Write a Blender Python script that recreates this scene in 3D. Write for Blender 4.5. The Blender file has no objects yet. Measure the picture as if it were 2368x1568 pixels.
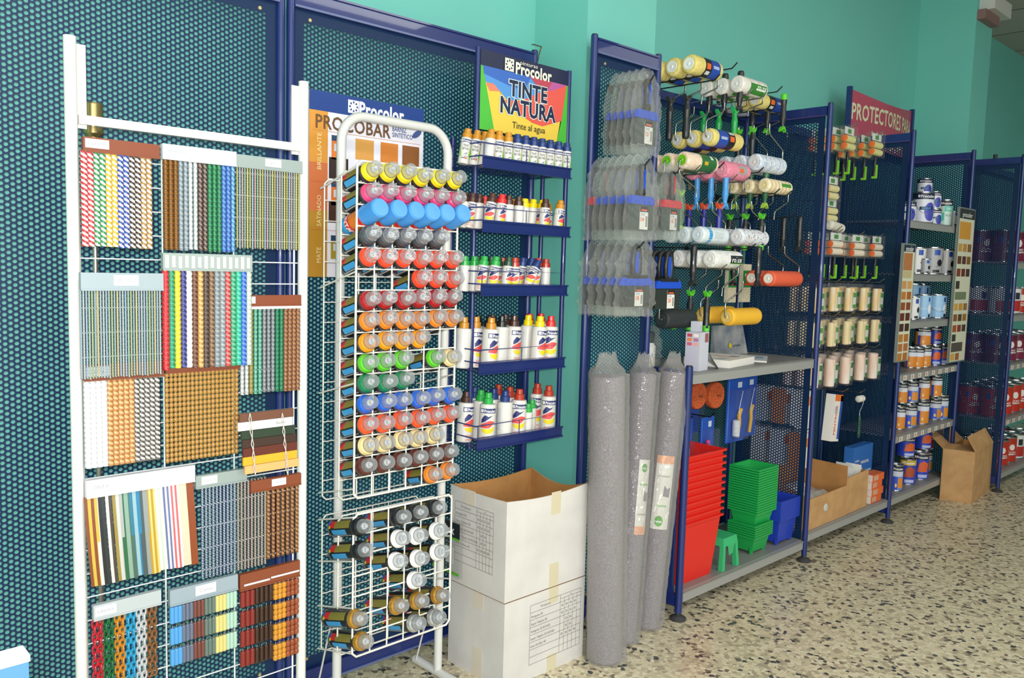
import bpy, math, random
import numpy as np
from mathutils import Vector, Matrix
random.seed(7)
sc = bpy.context.scene
COL = sc.collection
PI = math.pi

# ---------------------------------------------------------------- camera, world, lights, exposure
FOC = 1932.33                       # focal length in pixels of a 2368 px wide picture
CAMZ = 1.35
RM = [[0.7252473763529141, -0.6879585924270298, 0.02700404042054372],
      [-0.04166502819977758, -0.08300611823071048, -0.9956776635846467],
      [0.6872265045225818, 0.7209874891023346, -0.08886378362181406]]
cam_d = bpy.data.cameras.new('camera')
cam_d.sensor_fit = 'HORIZONTAL'; cam_d.sensor_width = 36.0; cam_d.lens = FOC / 2368 * 36
cam_d.clip_start = 0.02; cam_d.clip_end = 60
cam = bpy.data.objects.new('camera', cam_d); COL.objects.link(cam)
r, d, f = (Vector(v) for v in RM)
cam.matrix_world = Matrix(((r.x, -d.x, -f.x, 0), (r.y, -d.y, -f.y, 0), (r.z, -d.z, -f.z, CAMZ), (0, 0, 0, 1)))
sc.camera = cam
sc.view_settings.view_transform = 'Standard'
try: sc.view_settings.look = 'None'
except Exception: pass
sc.view_settings.exposure = 0.0; sc.view_settings.gamma = 1.0; sc.view_settings.use_curve_mapping = False
sc.cycles.max_bounces = 8; sc.cycles.transparent_max_bounces = 24; sc.cycles.diffuse_bounces = 3; sc.cycles.glossy_bounces = 3
sc.cycles.caustics_reflective = False; sc.cycles.caustics_refractive = False

wd = bpy.data.worlds.new('daylight'); sc.world = wd; wd.use_nodes = True
bg = wd.node_tree.nodes['Background']; bg.inputs[0].default_value = (0.86, 0.93, 1.0, 1); bg.inputs[1].default_value = 1.0

def area(name, loc, target, sx, sy, power, color=(1, 1, 1)):
    l = bpy.data.lights.new(name, 'AREA'); l.shape = 'RECTANGLE'; l.size = sx; l.size_y = sy; l.energy = power; l.color = color
    o = bpy.data.objects.new(name, l); COL.objects.link(o); o.location = loc
    o.rotation_euler = (Vector(target) - Vector(loc)).to_track_quat('-Z', 'Y').to_euler()
    return o
area('shop_window_daylight', (1.2, -3.9, 1.8), (1.6, 2.2, 1.2), 3.6, 2.3, 75, (1, 0.985, 0.97))
area('corner_window_daylight', (-2.2, -2.6, 1.75), (2.0, 2.0, 1.15), 3.0, 2.3, 108, (0.97, 0.99, 1.0))
fl = bpy.data.lights.new('camera_flash', 'POINT'); fl.energy = 158; fl.shadow_soft_size = .03; fl.color = (1, .985, .96)      # the photographer's flash, above the lens
fo = bpy.data.objects.new('camera_flash', fl); COL.objects.link(fo); fo.location = (-.015, -.02, CAMZ + .04)
LAMPS = [(0.9, -0.7), (3.4, -0.7), (5.9, -0.7), (8.4, -0.7)]
for lx, ly in LAMPS:
    area('ceiling_lamp_light', (lx, ly, 3.13), (lx, ly, 0), 1.15, 0.55, 32 if lx < 5 else 10, (1, 0.99, 0.94))

# ---------------------------------------------------------------- picture pixel -> point in the room
RMn = np.array(RM); CAMn = np.array([0, 0, CAMZ])
def ray(x, y): return RMn.T @ np.array([(x - 1184) / FOC, (y - 784) / FOC, 1.0])
def oY(x, y, Y): v = ray(x, y); return Vector(CAMn + v * Y / v[1])
def oX(x, y, X): v = ray(x, y); return Vector(CAMn + v * X / v[0])

# ---------------------------------------------------------------- materials
MATS = {}
def srgb(c):
    if isinstance(c, str):
        c = [int(c[i:i + 2], 16) / 255 for i in (0, 2, 4)]
    return tuple(x / 12.92 if x <= .04045 else ((x + .055) / 1.055) ** 2.4 for x in c)
def M(hexc, rough=.5, metal=0.0, spec=.5, key='', bump=0, bscale=200, coat=0):
    k = (hexc, rough, metal, spec, bump, bscale, coat)
    if k in MATS: return MATS[k]
    m = bpy.data.materials.new('paint_' + hexc); m.use_nodes = True
    nt = m.node_tree; b = nt.nodes['Principled BSDF']
    b.inputs['Base Color'].default_value = (*srgb(hexc), 1)
    b.inputs['Roughness'].default_value = rough; b.inputs['Metallic'].default_value = metal
    b.inputs['Specular IOR Level'].default_value = spec
    b.inputs['Coat Weight'].default_value = coat
    if bump:
        n = nt.nodes.new('ShaderNodeTexNoise'); n.inputs['Scale'].default_value = bscale; n.inputs['Detail'].default_value = 3
        tc = nt.nodes.new('ShaderNodeTexCoord'); nt.links.new(tc.outputs['Object'], n.inputs['Vector'])
        bp = nt.nodes.new('ShaderNodeBump'); bp.inputs['Strength'].default_value = bump; bp.inputs['Distance'].default_value = .003
        nt.links.new(n.outputs['Fac'], bp.inputs['Height']); nt.links.new(bp.outputs[0], b.inputs['Normal'])
    MATS[k] = m; return m
def mottled(name, c1, c2, scale, rough=.6, stretch=(1, 1, 1), bump=.0, lo=.35, hi=.65, detail=4, c3=None):
    k = ('mot', name)
    if k in MATS: return MATS[k]
    m = bpy.data.materials.new(name); m.use_nodes = True; nt = m.node_tree; b = nt.nodes['Principled BSDF']
    tc = nt.nodes.new('ShaderNodeTexCoord'); mp = nt.nodes.new('ShaderNodeMapping'); mp.inputs['Scale'].default_value = stretch
    n = nt.nodes.new('ShaderNodeTexNoise'); n.inputs['Scale'].default_value = scale; n.inputs['Detail'].default_value = detail
    cr = nt.nodes.new('ShaderNodeValToRGB'); e = cr.color_ramp.elements
    e[0].position = lo; e[0].color = (*srgb(c1), 1); e[1].position = hi; e[1].color = (*srgb(c2), 1)
    if c3:
        x = e.new((lo + hi) / 2); x.color = (*srgb(c3), 1)
    nt.links.new(tc.outputs['Object'], mp.inputs[0]); nt.links.new(mp.outputs[0], n.inputs['Vector'])
    nt.links.new(n.outputs['Fac'], cr.inputs[0]); nt.links.new(cr.outputs[0], b.inputs['Base Color'])
    b.inputs['Roughness'].default_value = rough
    if bump:
        bp = nt.nodes.new('ShaderNodeBump'); bp.inputs['Strength'].default_value = bump; bp.inputs['Distance'].default_value = .004
        nt.links.new(n.outputs['Fac'], bp.inputs['Height']); nt.links.new(bp.outputs[0], b.inputs['Normal'])
    MATS[k] = m; return m
def clear(name, tint, fac, rough=.15, bump=0, bscale=60, diff='ffffff', metal=0, edge=.5):
    """thin clear plastic: partly see-through, partly glossy"""
    k = ('clr', name)
    if k in MATS: return MATS[k]
    m = bpy.data.materials.new(name); m.use_nodes = True; nt = m.node_tree; b = nt.nodes['Principled BSDF']; out = nt.nodes['Material Output']
    b.inputs['Base Color'].default_value = (*srgb(diff), 1); b.inputs['Roughness'].default_value = rough; b.inputs['Metallic'].default_value = metal
    b.inputs['Specular IOR Level'].default_value = 1.0
    t = nt.nodes.new('ShaderNodeBsdfTransparent'); t.inputs[0].default_value = (*srgb(tint), 1)
    mx = nt.nodes.new('ShaderNodeMixShader')
    lw = nt.nodes.new('ShaderNodeLayerWeight'); lw.inputs[0].default_value = .35
    ma = nt.nodes.new('ShaderNodeMath'); ma.operation = 'MULTIPLY_ADD'; ma.inputs[1].default_value = edge; ma.inputs[2].default_value = fac; ma.use_clamp = True
    nt.links.new(lw.outputs['Facing'], ma.inputs[0]); nt.links.new(ma.outputs[0], mx.inputs[0])
    nt.links.new(t.outputs[0], mx.inputs[1]); nt.links.new(b.outputs[0], mx.inputs[2]); nt.links.new(mx.outputs[0], out.inputs[0])
    if bump:
        n = nt.nodes.new('ShaderNodeTexNoise'); n.inputs['Scale'].default_value = bscale; n.inputs['Detail'].default_value = 2
        tc = nt.nodes.new('ShaderNodeTexCoord'); nt.links.new(tc.outputs['Object'], n.inputs['Vector'])
        bp = nt.nodes.new('ShaderNodeBump'); bp.inputs['Strength'].default_value = bump; bp.inputs['Distance'].default_value = .01
        nt.links.new(n.outputs['Fac'], bp.inputs['Height']); nt.links.new(bp.outputs[0], b.inputs['Normal']); nt.links.new(bp.outputs[0], lw.inputs['Normal'])
    MATS[k] = m; return m

BLUE = M('1b2c6a', .33, 0, .5, coat=.3)
SHEET = M('122c50', .42, 0, .3)
WHITE = M('d4d4d0', .35, 0, .5, coat=.2)
PAPER = M('eeece8', .6)
WOOD_INK = M('2a2a33', .6)
NAVY = M('232a55', .5)
INK = M('2c3038', .6)
STEEL = M('b8b8b6', .25, 1.0)
DKSTEEL = M('3c3d40', .4, .8)
BRASS = M('a39262', .3, .9)
GREY = M('8f9090', .45, .2)
CARD = mottled('brown_cardboard', 'b88c5c', 'c89c6a', 14, .8)
CARDIN = mottled('brown_cardboard_inside', 'a87640', 'b8844c', 14, .8)
BAG = clear('clear_crumpled_film', 'fafbfa', .05, .06, 1.0, 70, 'd8dbd8', edge=.3)
SLEEVE = clear('clear_film_sleeve', 'f2f2f0', .16, .09, 1.0, 30, 'c4c2c0')
SHRINK = clear('shrink_wrap', 'fcfcfc', .03, .08, .6, 60, 'b0b0b0', edge=.14)
CAPC = clear('frosted_clear_cap', 'eef0f2', .2, .12, .2, 50, 'c4c8cc')
BLISTER = clear('blue_blister_film', 'f0f4fc', .03, .08, .3, 40, 'a0b0c8', edge=.12)

# ---------------------------------------------------------------- mesh builder
class MB:
    def __init__(s): s.v = []; s.f = []; s.mi = []; s.sm = []; s.mats = []
    def m(s, mat):
        if mat not in s.mats: s.mats.append(mat)
        return s.mats.index(mat)
    def add(s, vs, fs, mat, smooth=False):
        o = len(s.v); k = s.m(mat)
        s.v.extend([tuple(v) for v in vs])
        for f_ in fs: s.f.append([i + o for i in f_]); s.mi.append(k); s.sm.append(smooth)
        return s
    def box(s, a, b, mat, mats=None):
        x0, y0, z0 = a; x1, y1, z1 = b
        x0, x1 = min(x0, x1), max(x0, x1); y0, y1 = min(y0, y1), max(y0, y1); z0, z1 = min(z0, z1), max(z0, z1)
        vs = [(x0, y0, z0), (x1, y0, z0), (x1, y1, z0), (x0, y1, z0), (x0, y0, z1), (x1, y0, z1), (x1, y1, z1), (x0, y1, z1)]
        fs = {'-z': [0, 3, 2, 1], '+z': [4, 5, 6, 7], '-y': [0, 1, 5, 4], '+x': [1, 2, 6, 5], '+y': [2, 3, 7, 6], '-x': [3, 0, 4, 7]}
        for k, f_ in fs.items(): s.add([vs[i] for i in f_], [[0, 1, 2, 3]], (mats or {}).get(k, mat))
        return s
    def quad(s, p, mat, smooth=False): return s.add(p, [list(range(len(p)))], mat, smooth)
    def rect(s, x0, z0, x1, z1, y, mat): return s.quad([(x0, y, z0), (x1, y, z0), (x1, y, z1), (x0, y, z1)], mat)
    def lathe(s, prof, mat, o=(0, 0, 0), ax=(0, 0, 1), n=16, capa=True, capb=True, mats=None, smooth=True):
        """prof: (radius, height) list; mats: material per segment"""
        ax = Vector(ax).normalized(); q = ax.to_track_quat('Z', 'Y'); o = Vector(o)
        rings = []
        for r_, h in prof:
            rings.append([o + q @ Vector((r_ * math.cos(2 * PI * i / n), r_ * math.sin(2 * PI * i / n), h)) for i in range(n)])
        for j in range(len(prof) - 1):
            if prof[j] == prof[j + 1]: continue
            mm = mats[j] if mats and mats[j] else mat
            s.add(rings[j] + rings[j + 1], [[i, (i + 1) % n, n + (i + 1) % n, n + i] for i in range(n)], mm, smooth)
        if capa and prof[0][0] > 1e-6: s.add(rings[0], [list(range(n))[::-1]], (mats[0] if mats and mats[0] else mat))
        if capb and prof[-1][0] > 1e-6: s.add(rings[-1], [list(range(n))], (mats[-1] if mats and mats[-1] else mat))
        return s
    def cyl(s, p0, p1, r0, mat, r1=None, n=12, caps=True):
        p0 = Vector(p0); p1 = Vector(p1)
        return s.lathe([(r0, 0), (r0 if r1 is None else r1, (p1 - p0).length)], mat, p0, p1 - p0, n, caps, caps)
    def tube(s, pts, r_, mat, n=8):
        pts = [Vector(p) for p in pts]; rings = []
        t0 = (pts[1] - pts[0]).normalized()
        up = Vector((0, 0, 1)) if abs(t0.z) < .9 else Vector((0, 1, 0))
        nx = t0.cross(up).normalized()
        for i, p in enumerate(pts):
            a = (pts[i] - pts[i - 1]).normalized() if i else None
            b = (pts[i + 1] - pts[i]).normalized() if i < len(pts) - 1 else None
            t = ((a or b) + (b or a)).normalized()
            nx = (nx - t * nx.dot(t)).normalized(); ny = t.cross(nx)
            k = 1.0
            if a and b: k = 1 / max(.6, math.sqrt(max(.01, (1 + a.dot(b)) / 2)))
            rings.append([p + (nx * math.cos(2 * PI * j / n) + ny * math.sin(2 * PI * j / n)) * r_ * k for j in range(n)])
        vs = [v for rg in rings for v in rg]
        fs = [[i * n + j, i * n + (j + 1) % n, (i + 1) * n + (j + 1) % n, (i + 1) * n + j] for i in range(len(pts) - 1) for j in range(n)]
        s.add(vs, fs, mat, True); s.add(rings[0], [list(range(n))[::-1]], mat); s.add(rings[-1], [list(range(n))], mat)
        return s
    def text(s, string, mat, fn, h, bold=0.0, width=None, align='C'):
        """flat letters; fn maps (x, y) on the label, origin in the middle, to a point"""
        vs, fs, w, hh = glyphs(string, bold)
        k = h
        kx = k if width is None else width / max(w, 1e-6)
        ox = {'C': -w / 2, 'L': 0, 'R': -w}[align]
        s.add([fn((x + ox) * kx, (y - .36) * k) for x, y in vs], fs, mat)
        return s
_G = {}
def glyphs(string, bold=0.0):
    k = (string, bold)
    if k in _G: return _G[k]
    c = bpy.data.curves.new('letters', 'FONT'); c.body = string; c.size = 1.0; c.resolution_u = 2; c.offset = bold; c.space_character = 1 + 1.6 * bold; c.fill_mode = 'FRONT'
    o = bpy.data.objects.new('letters', c)
    me = bpy.data.meshes.new_from_object(o)
    vs = [(v.co.x, v.co.y) for v in me.vertices]; fs = [list(p.vertices) for p in me.polygons]
    bpy.data.objects.remove(o); bpy.data.curves.remove(c); bpy.data.meshes.remove(me)
    xs = [v[0] for v in vs] or [0, 1]; x0 = min(xs); vs = [(x - x0, y) for x, y in vs]
    _G[k] = (vs, fs, max(xs) - x0, 1); return _G[k]
def flat(x, y, z, dx=(1, 0, 0), dz=(0, 0, 1)):
    o = Vector((x, y, z)); a = Vector(dx); b = Vector(dz)
    return lambda u, v: o + a * u + b * v
def poly_on(mb, fn, pts, mat, n=8):
    """a printed outline laid on a curved label in narrow strips"""
    u0, u1 = min(p[0] for p in pts), max(p[0] for p in pts)
    def cut(u):
        vs = []
        for (a, b), (c, d_) in zip(pts, pts[1:] + pts[:1]):
            if (a - u) * (c - u) <= 0 and abs(a - c) > 1e-9: vs.append(b + (d_ - b) * (u - a) / (c - a))
        return (min(vs), max(vs)) if vs else None
    e = (u1 - u0) * 1e-4; cs = []
    for i in range(n + 1):
        u = min(u1 - e, max(u0 + e, u0 + (u1 - u0) * i / n)); k = cut(u)
        if k: cs.append((u, *k))
    mb.add([fn(u, v) for u, lo, hi in cs for v in (lo, hi)], [[2 * i, 2 * i + 2, 2 * i + 3, 2 * i + 1] for i in range(len(cs) - 1)], mat)
def wrap(R, z, a0=-PI / 2):
    return lambda u, v: Vector((R * math.cos(a0 + u / R), R * math.sin(a0 + u / R), z + v))

_MC = {}
def mesh(name, mb, key=None):
    if key is not None and key in _MC: return _MC[key]
    me = bpy.data.meshes.new(name)
    me.from_pydata([tuple(v) for v in mb.v], [], mb.f)
    for m_ in mb.mats: me.materials.append(m_)
    me.polygons.foreach_set('material_index', mb.mi); me.polygons.foreach_set('use_smooth', mb.sm); me.update()
    if key is not None: _MC[key] = me
    return me
def part(name, mb, parent=None, loc=None, rot=None, key=None, label=None):
    o = bpy.data.objects.new(name, mesh(name, mb, key)); COL.objects.link(o)
    if parent is not None: o.parent = parent
    if loc is not None: o.location = loc
    if rot is not None: o.rotation_euler = rot
    if label: o['label'] = label
    return o
def tag(o, label, cat, group=None, kind=None):
    o['label'] = label; o['category'] = cat
    if group: o['group'] = group
    if kind: o['kind'] = kind
    return o
def thing(name, label, cat, loc=(0, 0, 0), rot=(0, 0, 0), group=None):
    o = bpy.data.objects.new(name, None); COL.objects.link(o); o.empty_display_size = .05
    o.location = loc; o.rotation_euler = rot
    return tag(o, label, cat, group)
def struct(name, mb):
    o = part(name, mb); o['kind'] = 'structure'; return o
def copy_tree(o, parent=None):
    c = o.copy(); COL.objects.link(c); c.parent = parent
    for ch in KIDS.get(o.name, ()) or [x for x in o.children]: copy_tree(ch, c)
    return c
KIDS = {}
PROTO = {}
def place(key, build, label, loc, rot=(0, 0, 0), group=None, scale=None):
    """the first of a kind is built, the others are copies of it and of each of its parts"""
    if key in PROTO: o = copy_tree(PROTO[key])
    else: o = PROTO[key] = build()
    o.location = loc; o.rotation_euler = rot; o['label'] = label
    if scale: o.scale = scale
    if group: o['group'] = group
    return o
ORD = ['first', 'second', 'third', 'fourth', 'fifth', 'sixth', 'seventh', 'eighth', 'ninth', 'tenth', 'eleventh', 'twelfth', 'thirteenth',
       'fourteenth', 'fifteenth', 'sixteenth', 'seventeenth', 'eighteenth', 'nineteenth', 'twentieth', 'twenty first', 'twenty second']
def logo(mb, fn, h, mat, bgm):
    """little square with a ring of petals"""
    s = h / 2
    mb.quad([fn(-s, -s), fn(s, -s), fn(s, s), fn(-s, s)], mat)
    for i in range(8):
        a = i * PI / 4; c, n_ = math.cos(a), math.sin(a)
        p = [(r_ * c - t * n_, r_ * n_ + t * c) for r_, t in ((.45 * s, 0), (.6 * s, .15 * s), (.85 * s, .1 * s), (.85 * s, -.1 * s), (.6 * s, -.15 * s))]
        mb.quad([fn(u, v) + OFF for u, v in p], bgm)
OFF = Vector((0, -.0006, 0))

# ---------------------------------------------------------------- the room
def wall_mat():
    m = mottled('teal_wall_paint', '70c2b6', '76c7bb', 1.2, .55, (1, 1, 1), 0, .3, .7, 6); return m
TEAL = wall_mat()
def terrazzo():
    m = bpy.data.materials.new('terrazzo'); m.use_nodes = True; nt = m.node_tree; b = nt.nodes['Principled BSDF']; N = nt.nodes.new; L = nt.links.new
    tc = N('ShaderNodeTexCoord'); mp = N('ShaderNodeMapping'); mp.inputs['Rotation'].default_value = (0, 0, .5)
    nz = N('ShaderNodeTexNoise'); nz.inputs['Scale'].default_value = 60; nz.inputs['Detail'].default_value = 1
    mix = N('ShaderNodeMixRGB'); mix.inputs[0].default_value = .012
    L(tc.outputs['Object'], mp.inputs[0]); L(mp.outputs[0], nz.inputs['Vector']); L(mp.outputs[0], mix.inputs[1]); L(nz.outputs['Color'], mix.inputs[2])
    v1 = N('ShaderNodeTexVoronoi'); v1.inputs['Scale'].default_value = 62; L(mix.outputs[0], v1.inputs['Vector'])
    v2 = N('ShaderNodeTexVoronoi'); v2.inputs['Scale'].default_value = 62; v2.feature = 'DISTANCE_TO_EDGE'; L(mix.outputs[0], v2.inputs['Vector'])
    sp = N('ShaderNodeSeparateColor'); L(v1.outputs['Color'], sp.inputs[0])
    cr = N('ShaderNodeValToRGB'); cr.color_ramp.interpolation = 'CONSTANT'; e = cr.color_ramp.elements
    e[0].color = (*srgb('44484a'), 1); e[1].position = .07; e[1].color = (*srgb('786c5e'), 1)
    for p, c in ((.13, 'ab9f88'), (.27, 'cabfa0'), (.45, 'd8cdad'), (.7, 'ded5b8'), (.9, 'c3b899')):
        x = e.new(p); x.color = (*srgb(c), 1)
    L(sp.outputs[0], cr.inputs[0])
    er = N('ShaderNodeValToRGB'); er.color_ramp.elements[0].position = .0; er.color_ramp.elements[1].position = .07; L(v2.outputs[0], er.inputs[0])
    mx = N('ShaderNodeMixRGB'); mx.inputs[1].default_value = (*srgb('b9ae94'), 1); L(er.outputs[0], mx.inputs[0]); L(cr.outputs[0], mx.inputs[2])
    L(mx.outputs[0], b.inputs['Base Color']); b.inputs['Roughness'].default_value = .32
    return m
TERR = terrazzo()
X0, X1, Y0, YW, ZC = -2.6, 11.5, -4.2, 2.3, 3.2
struct('floor', MB().box((X0, Y0, -.06), (X1, YW, 0), TERR))
struct('wall_back', MB().box((X0, YW, 0), (X1, YW + .12, ZC), TEAL))
struct('wall_left', MB().box((X0 - .12, Y0, 0), (X0, YW, ZC), TEAL))
struct('wall_right', MB().box((X1, Y0, 0), (X1 + .12, YW, ZC), TEAL))
mbw = MB()      # the street wall with its shop window opening
mbw.box((X0, Y0 - .12, 0), (X1, Y0, .5), TEAL).box((X0, Y0 - .12, 3.0), (X1, Y0, ZC), TEAL).box((3.0, Y0 - .12, .5), (X1, Y0, 3.0), TEAL).box((X0, Y0 - .12, .5), (-1.8, Y0, 3.0), TEAL)
struct('wall_front', mbw)
WF = MB()
for a in (-1.8, .55, 2.95): WF.box((a, Y0 - .1, .5), (a + .05, Y0 - .04, 3.0), GREY)
WF.box((-1.8, Y0 - .1, .5), (3.0, Y0 - .04, .55), GREY).box((-1.8, Y0 - .1, 2.95), (3.0, Y0 - .04, 3.0), GREY)
struct('window_1', WF)
struct('trim_1', MB().box((2.268, 2.037, 0), (2.66, YW + .01, ZC), TEAL))
struct('trim_2', MB().box((5.832, 1.953, 0), (6.135, YW + .01, ZC), TEAL))
def ceil_mat():
    m = bpy.data.materials.new('ceiling_tiles'); m.use_nodes = True; nt = m.node_tree; b = nt.nodes['Principled BSDF']
    tc = nt.nodes.new('ShaderNodeTexCoord'); br = nt.nodes.new('ShaderNodeTexBrick'); br.offset = 0
    br.inputs['Scale'].default_value = 1; br.inputs['Brick Width'].default_value = .6; br.inputs['Row Height'].default_value = .6; br.inputs['Mortar Size'].default_value = .012
    br.inputs['Color1'].default_value = (*srgb('a9a9a3'), 1); br.inputs['Color2'].default_value = (*srgb('b2b2ac'), 1); br.inputs['Mortar'].default_value = (*srgb('6f706c'), 1)
    nt.links.new(tc.outputs['Object'], br.inputs['Vector']); nt.links.new(br.outputs['Color'], b.inputs['Base Color']); b.inputs['Roughness'].default_value = .8
    return m
struct('ceiling', MB().box((X0, Y0, ZC), (X1, YW, ZC + .08), ceil_mat()))
for i, (lx, ly) in enumerate(LAMPS):
    t = thing('ceiling_light', f'recessed rectangular ceiling light, {ORD[i]} from the street door end', 'ceiling light', (lx, ly, ZC), group='ceiling lights over the shop floor')
    part('light_frame', MB().box((-.62, -.32, -.02), (.62, -.28, 0), WHITE).box((-.62, .28, -.02), (.62, .32, 0), WHITE).box((-.62, -.28, -.02), (-.58, .28, 0), WHITE).box((.58, -.28, -.02), (.62, .28, 0), WHITE), t, key='lf')
t = thing('emergency_light', 'grey white emergency light fixed high on the far teal pillar', 'emergency light', (6.0, 1.953, 3.06))
part('lamp_housing', MB().box((-.13, -.09, -.03), (.19, 0, .06), M('cfcfc8', .4)), t)
part('wall_bracket', MB().box((-.16, -.05, -.09), (.1, 0, -.031), M('8a6a66', .6)), t)
dr = MB(); dr.box((X0, -.95, 0), (X0 + .05, -.9, 2.9), GREY).box((X0, 1.3, 0), (X0 + .05, 1.35, 2.9), GREY).box((X0, -.95, 2.85), (X0 + .05, 1.35, 2.9), GREY).box((X0, .18, 0), (X0 + .05, .22, 2.9), GREY)
dr.box((X0 + .01, -.9, 0), (X0 + .02, 1.3, 2.85), M('e4ecee', .1))
struct('door_1', dr)
w2 = MB(); [w2.box((X0, y_ - .03, .5), (X0 + .06, y_ + .03, 3.0), GREY) for y_ in (-4.1, -2.6, -1.15)]; w2.box((X0, -4.1, .44), (X0 + .06, -1.15, .5), GREY).box((X0, -4.1, 3.0), (X0 + .06, -1.15, 3.06), GREY); w2.box((X0 + .01, -4.1, .5), (X0 + .02, -1.15, 3.0), M('e4ecee', .1))
struct('window_2', w2)

# ---------------------------------------------------------------- perforated sheet (real holes)
def perf(parent, axis, c, u0, u1, z0, z1, nseg=12, pitch=.0136, rad=.0048, margin=.035, name='perforated_sheet'):
    """axis 'X': sheet in the XZ plane at y=c; axis 'Y': in the YZ plane at x=c"""
    a0, a1, b0, b1 = u0 + margin, u1 - margin, z0 + margin, z1 - margin
    cp = pitch * math.sqrt(3) / 2; nc = int((a1 - a0) / cp); nr = int((b1 - b0) / pitch)
    cp = (a1 - a0) / nc; pz = (b1 - b0) / nr
    ii, jj = np.meshgrid(np.arange(nc), np.arange(nr), indexing='ij')
    cx = a0 + (ii.ravel() + .5) * cp; cz = b0 + (jj.ravel() + .25 + .5 * (ii.ravel() % 2)) * pz
    ang = np.arange(nseg) * 2 * PI / nseg
    hx = pitch / math.sqrt(3); corners = [(hx * math.cos(k * PI / 3), hx * math.sin(k * PI / 3)) for k in range(6)]
    outer = []
    for k in range(6):
        p, q = corners[k], corners[(k + 1) % 6]; outer.append(p)
        if nseg == 12: outer.append(((p[0] + q[0]) / 2, (p[1] + q[1]) / 2))
    outer = np.array(outer) * np.array([cp / (pitch * math.sqrt(3) / 2), pz / pitch])
    inner = np.stack([rad * np.cos(ang), rad * np.sin(ang)], 1)
    C = np.stack([cx, cz], 1)[:, None, :]
    pts = np.concatenate([C + outer[None], C + inner[None]], 1)           # cells, 2n, 2
    pts[..., 0] = np.clip(pts[..., 0], a0 - .006, a1 + .006)
    n = nseg; nC = len(cx)
    q = np.array([[i, (i + 1) % n, n + (i + 1) % n, n + i] for i in range(n)])
    F = (np.arange(nC)[:, None, None] * 2 * n + q[None]).reshape(-1, 4)
    P = pts.reshape(-1, 2)
    key = np.round(P / 2e-4).astype(np.int64); _, idx, inv = np.unique(key[:, 0] * 1000003 + key[:, 1], return_index=True, return_inverse=True)
    P = P[idx]; F = inv.ravel()[F.ravel()].reshape(-1, 4)
    ok = np.array([len(set(r_)) == 4 for r_ in F.tolist()]); F = F[ok]
    # border strips
    B = [(u0, z0, u1, b0 + pz * .28), (u0, b1 - pz * .28, u1, z1), (u0, b0 + pz * .28, a0 + cp * .17, b1 - pz * .28), (a1 - cp * .17, b0 + pz * .28, u1, b1 - pz * .28)]
    base = len(P); bv = []; bf = []
    for x0, w0, x1, w1 in B:
        k = base + len(bv); bv += [(x0, w0), (x1, w0), (x1, w1), (x0, w1)]; bf.append([k, k + 1, k + 2, k + 3])
    P = np.concatenate([P, np.array(bv)]); F = np.concatenate([F, np.array(bf)])
    off = np.zeros(len(P)); off[base:] = -.0004
    V = np.stack([P[:, 0], c + off, P[:, 1]], 1) if axis == 'X' else np.stack([c + off, P[:, 0], P[:, 1]], 1)
    me = bpy.data.meshes.new(name); nv, nf = len(V), len(F)
    me.vertices.add(nv); me.vertices.foreach_set('co', V.ravel().astype(np.float32))
    me.loops.add(nf * 4); me.loops.foreach_set('vertex_index', F.ravel().astype(np.int32))
    me.polygons.add(nf); me.polygons.foreach_set('loop_start', (np.arange(nf) * 4).astype(np.int32)); me.polygons.foreach_set('loop_total', np.full(nf, 4, np.int32))
    me.materials.append(SHEET); me.update(calc_edges=True)
    o = bpy.data.objects.new(name, me); COL.objects.link(o); o.parent = parent
    return o
def post(parent, x, y, z0, z1, r_=.0125, foot=True, name='post'):
    mb = MB(); mb.cyl((x, y, z0), (x, y, z1), r_, BLUE, n=14)
    mb.cyl((x, y, z1), (x, y, z1 + .004), r_ * .8, M('1a1c22', .5), n=14)
    o = part(name, mb, parent)
    if foot:
        fb = MB(); fb.lathe([(.031, 0), (.032, .008), (.02, .016), (.008, .02), (.008, z0 + .004)], M('3b3a3c', .6), (x, y, 0), n=20)
        part('levelling_foot', fb, o)
    return o
def wall_panel(x0, x1, y, z0, z1, label, nseg=12):
    t = thing('perforated_panel', label, 'display panel', (0, 0, 0))
    perf(t, 'X', y, x0 + .02, x1 - .02, z0 + .05, z1 - .055, nseg)
    post(t, x0 + .0135, y - .004, .03, z1); post(t, x1 - .0135, y - .004, .03, z1)
    for nm, a, b in (('top_rail', z1 - .06, z1 - .008), ('bottom_rail', z0 + .0, z0 + .055)):
        mb = MB(); mb.box((x0 + .022, y - .012, a), (x1 - .022, y + .012, b), BLUE)
        mb.box((x0 + .022, y - .018, a), (x1 - .022, y - .012, a + .006), M('5f6a96', .3)); mb.box((x0 + .022, y - .018, b - .006), (x1 - .022, y - .012, b), BLUE)
        part(nm, mb, t)
    for sx in (x0 + .075, x1 - .075):
        for sz in (z1 - .085, z0 + .085): part('fixing_screw', MB().cyl((sx, y - .004, sz), (sx, y + .002, sz), .005, M('c9b98a', .4, .6), n=10), t)
    return t
wall_panel(.19, 1.183, 2.2, .045, 2.115, 'left tall blue perforated wall panel behind the white rack of bead curtain samples')
wall_panel(1.187, 2.18, 2.2, .045, 2.115, 'blue perforated wall panel behind the spray can rack and the tint bottle rack')
wall_panel(2.232, 2.625, 1.985, .045, 2.15, 'narrow blue perforated panel on the pillar with bagged putty knives hanging')
t = thing('wire_hook', 'bent rusty wire hooked over the top right corner of the wall panel', 'wire hook', (0, 0, 0))
P_ = lambda x, y: oY(x, y, 2.19)
part('wire', MB().tube([P_(1230, 103), P_(1236, 103), P_(1252, 108), P_(1246, 128), P_(1244, 142)], .0018, M('6a5436', .4, .6)), t)

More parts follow.
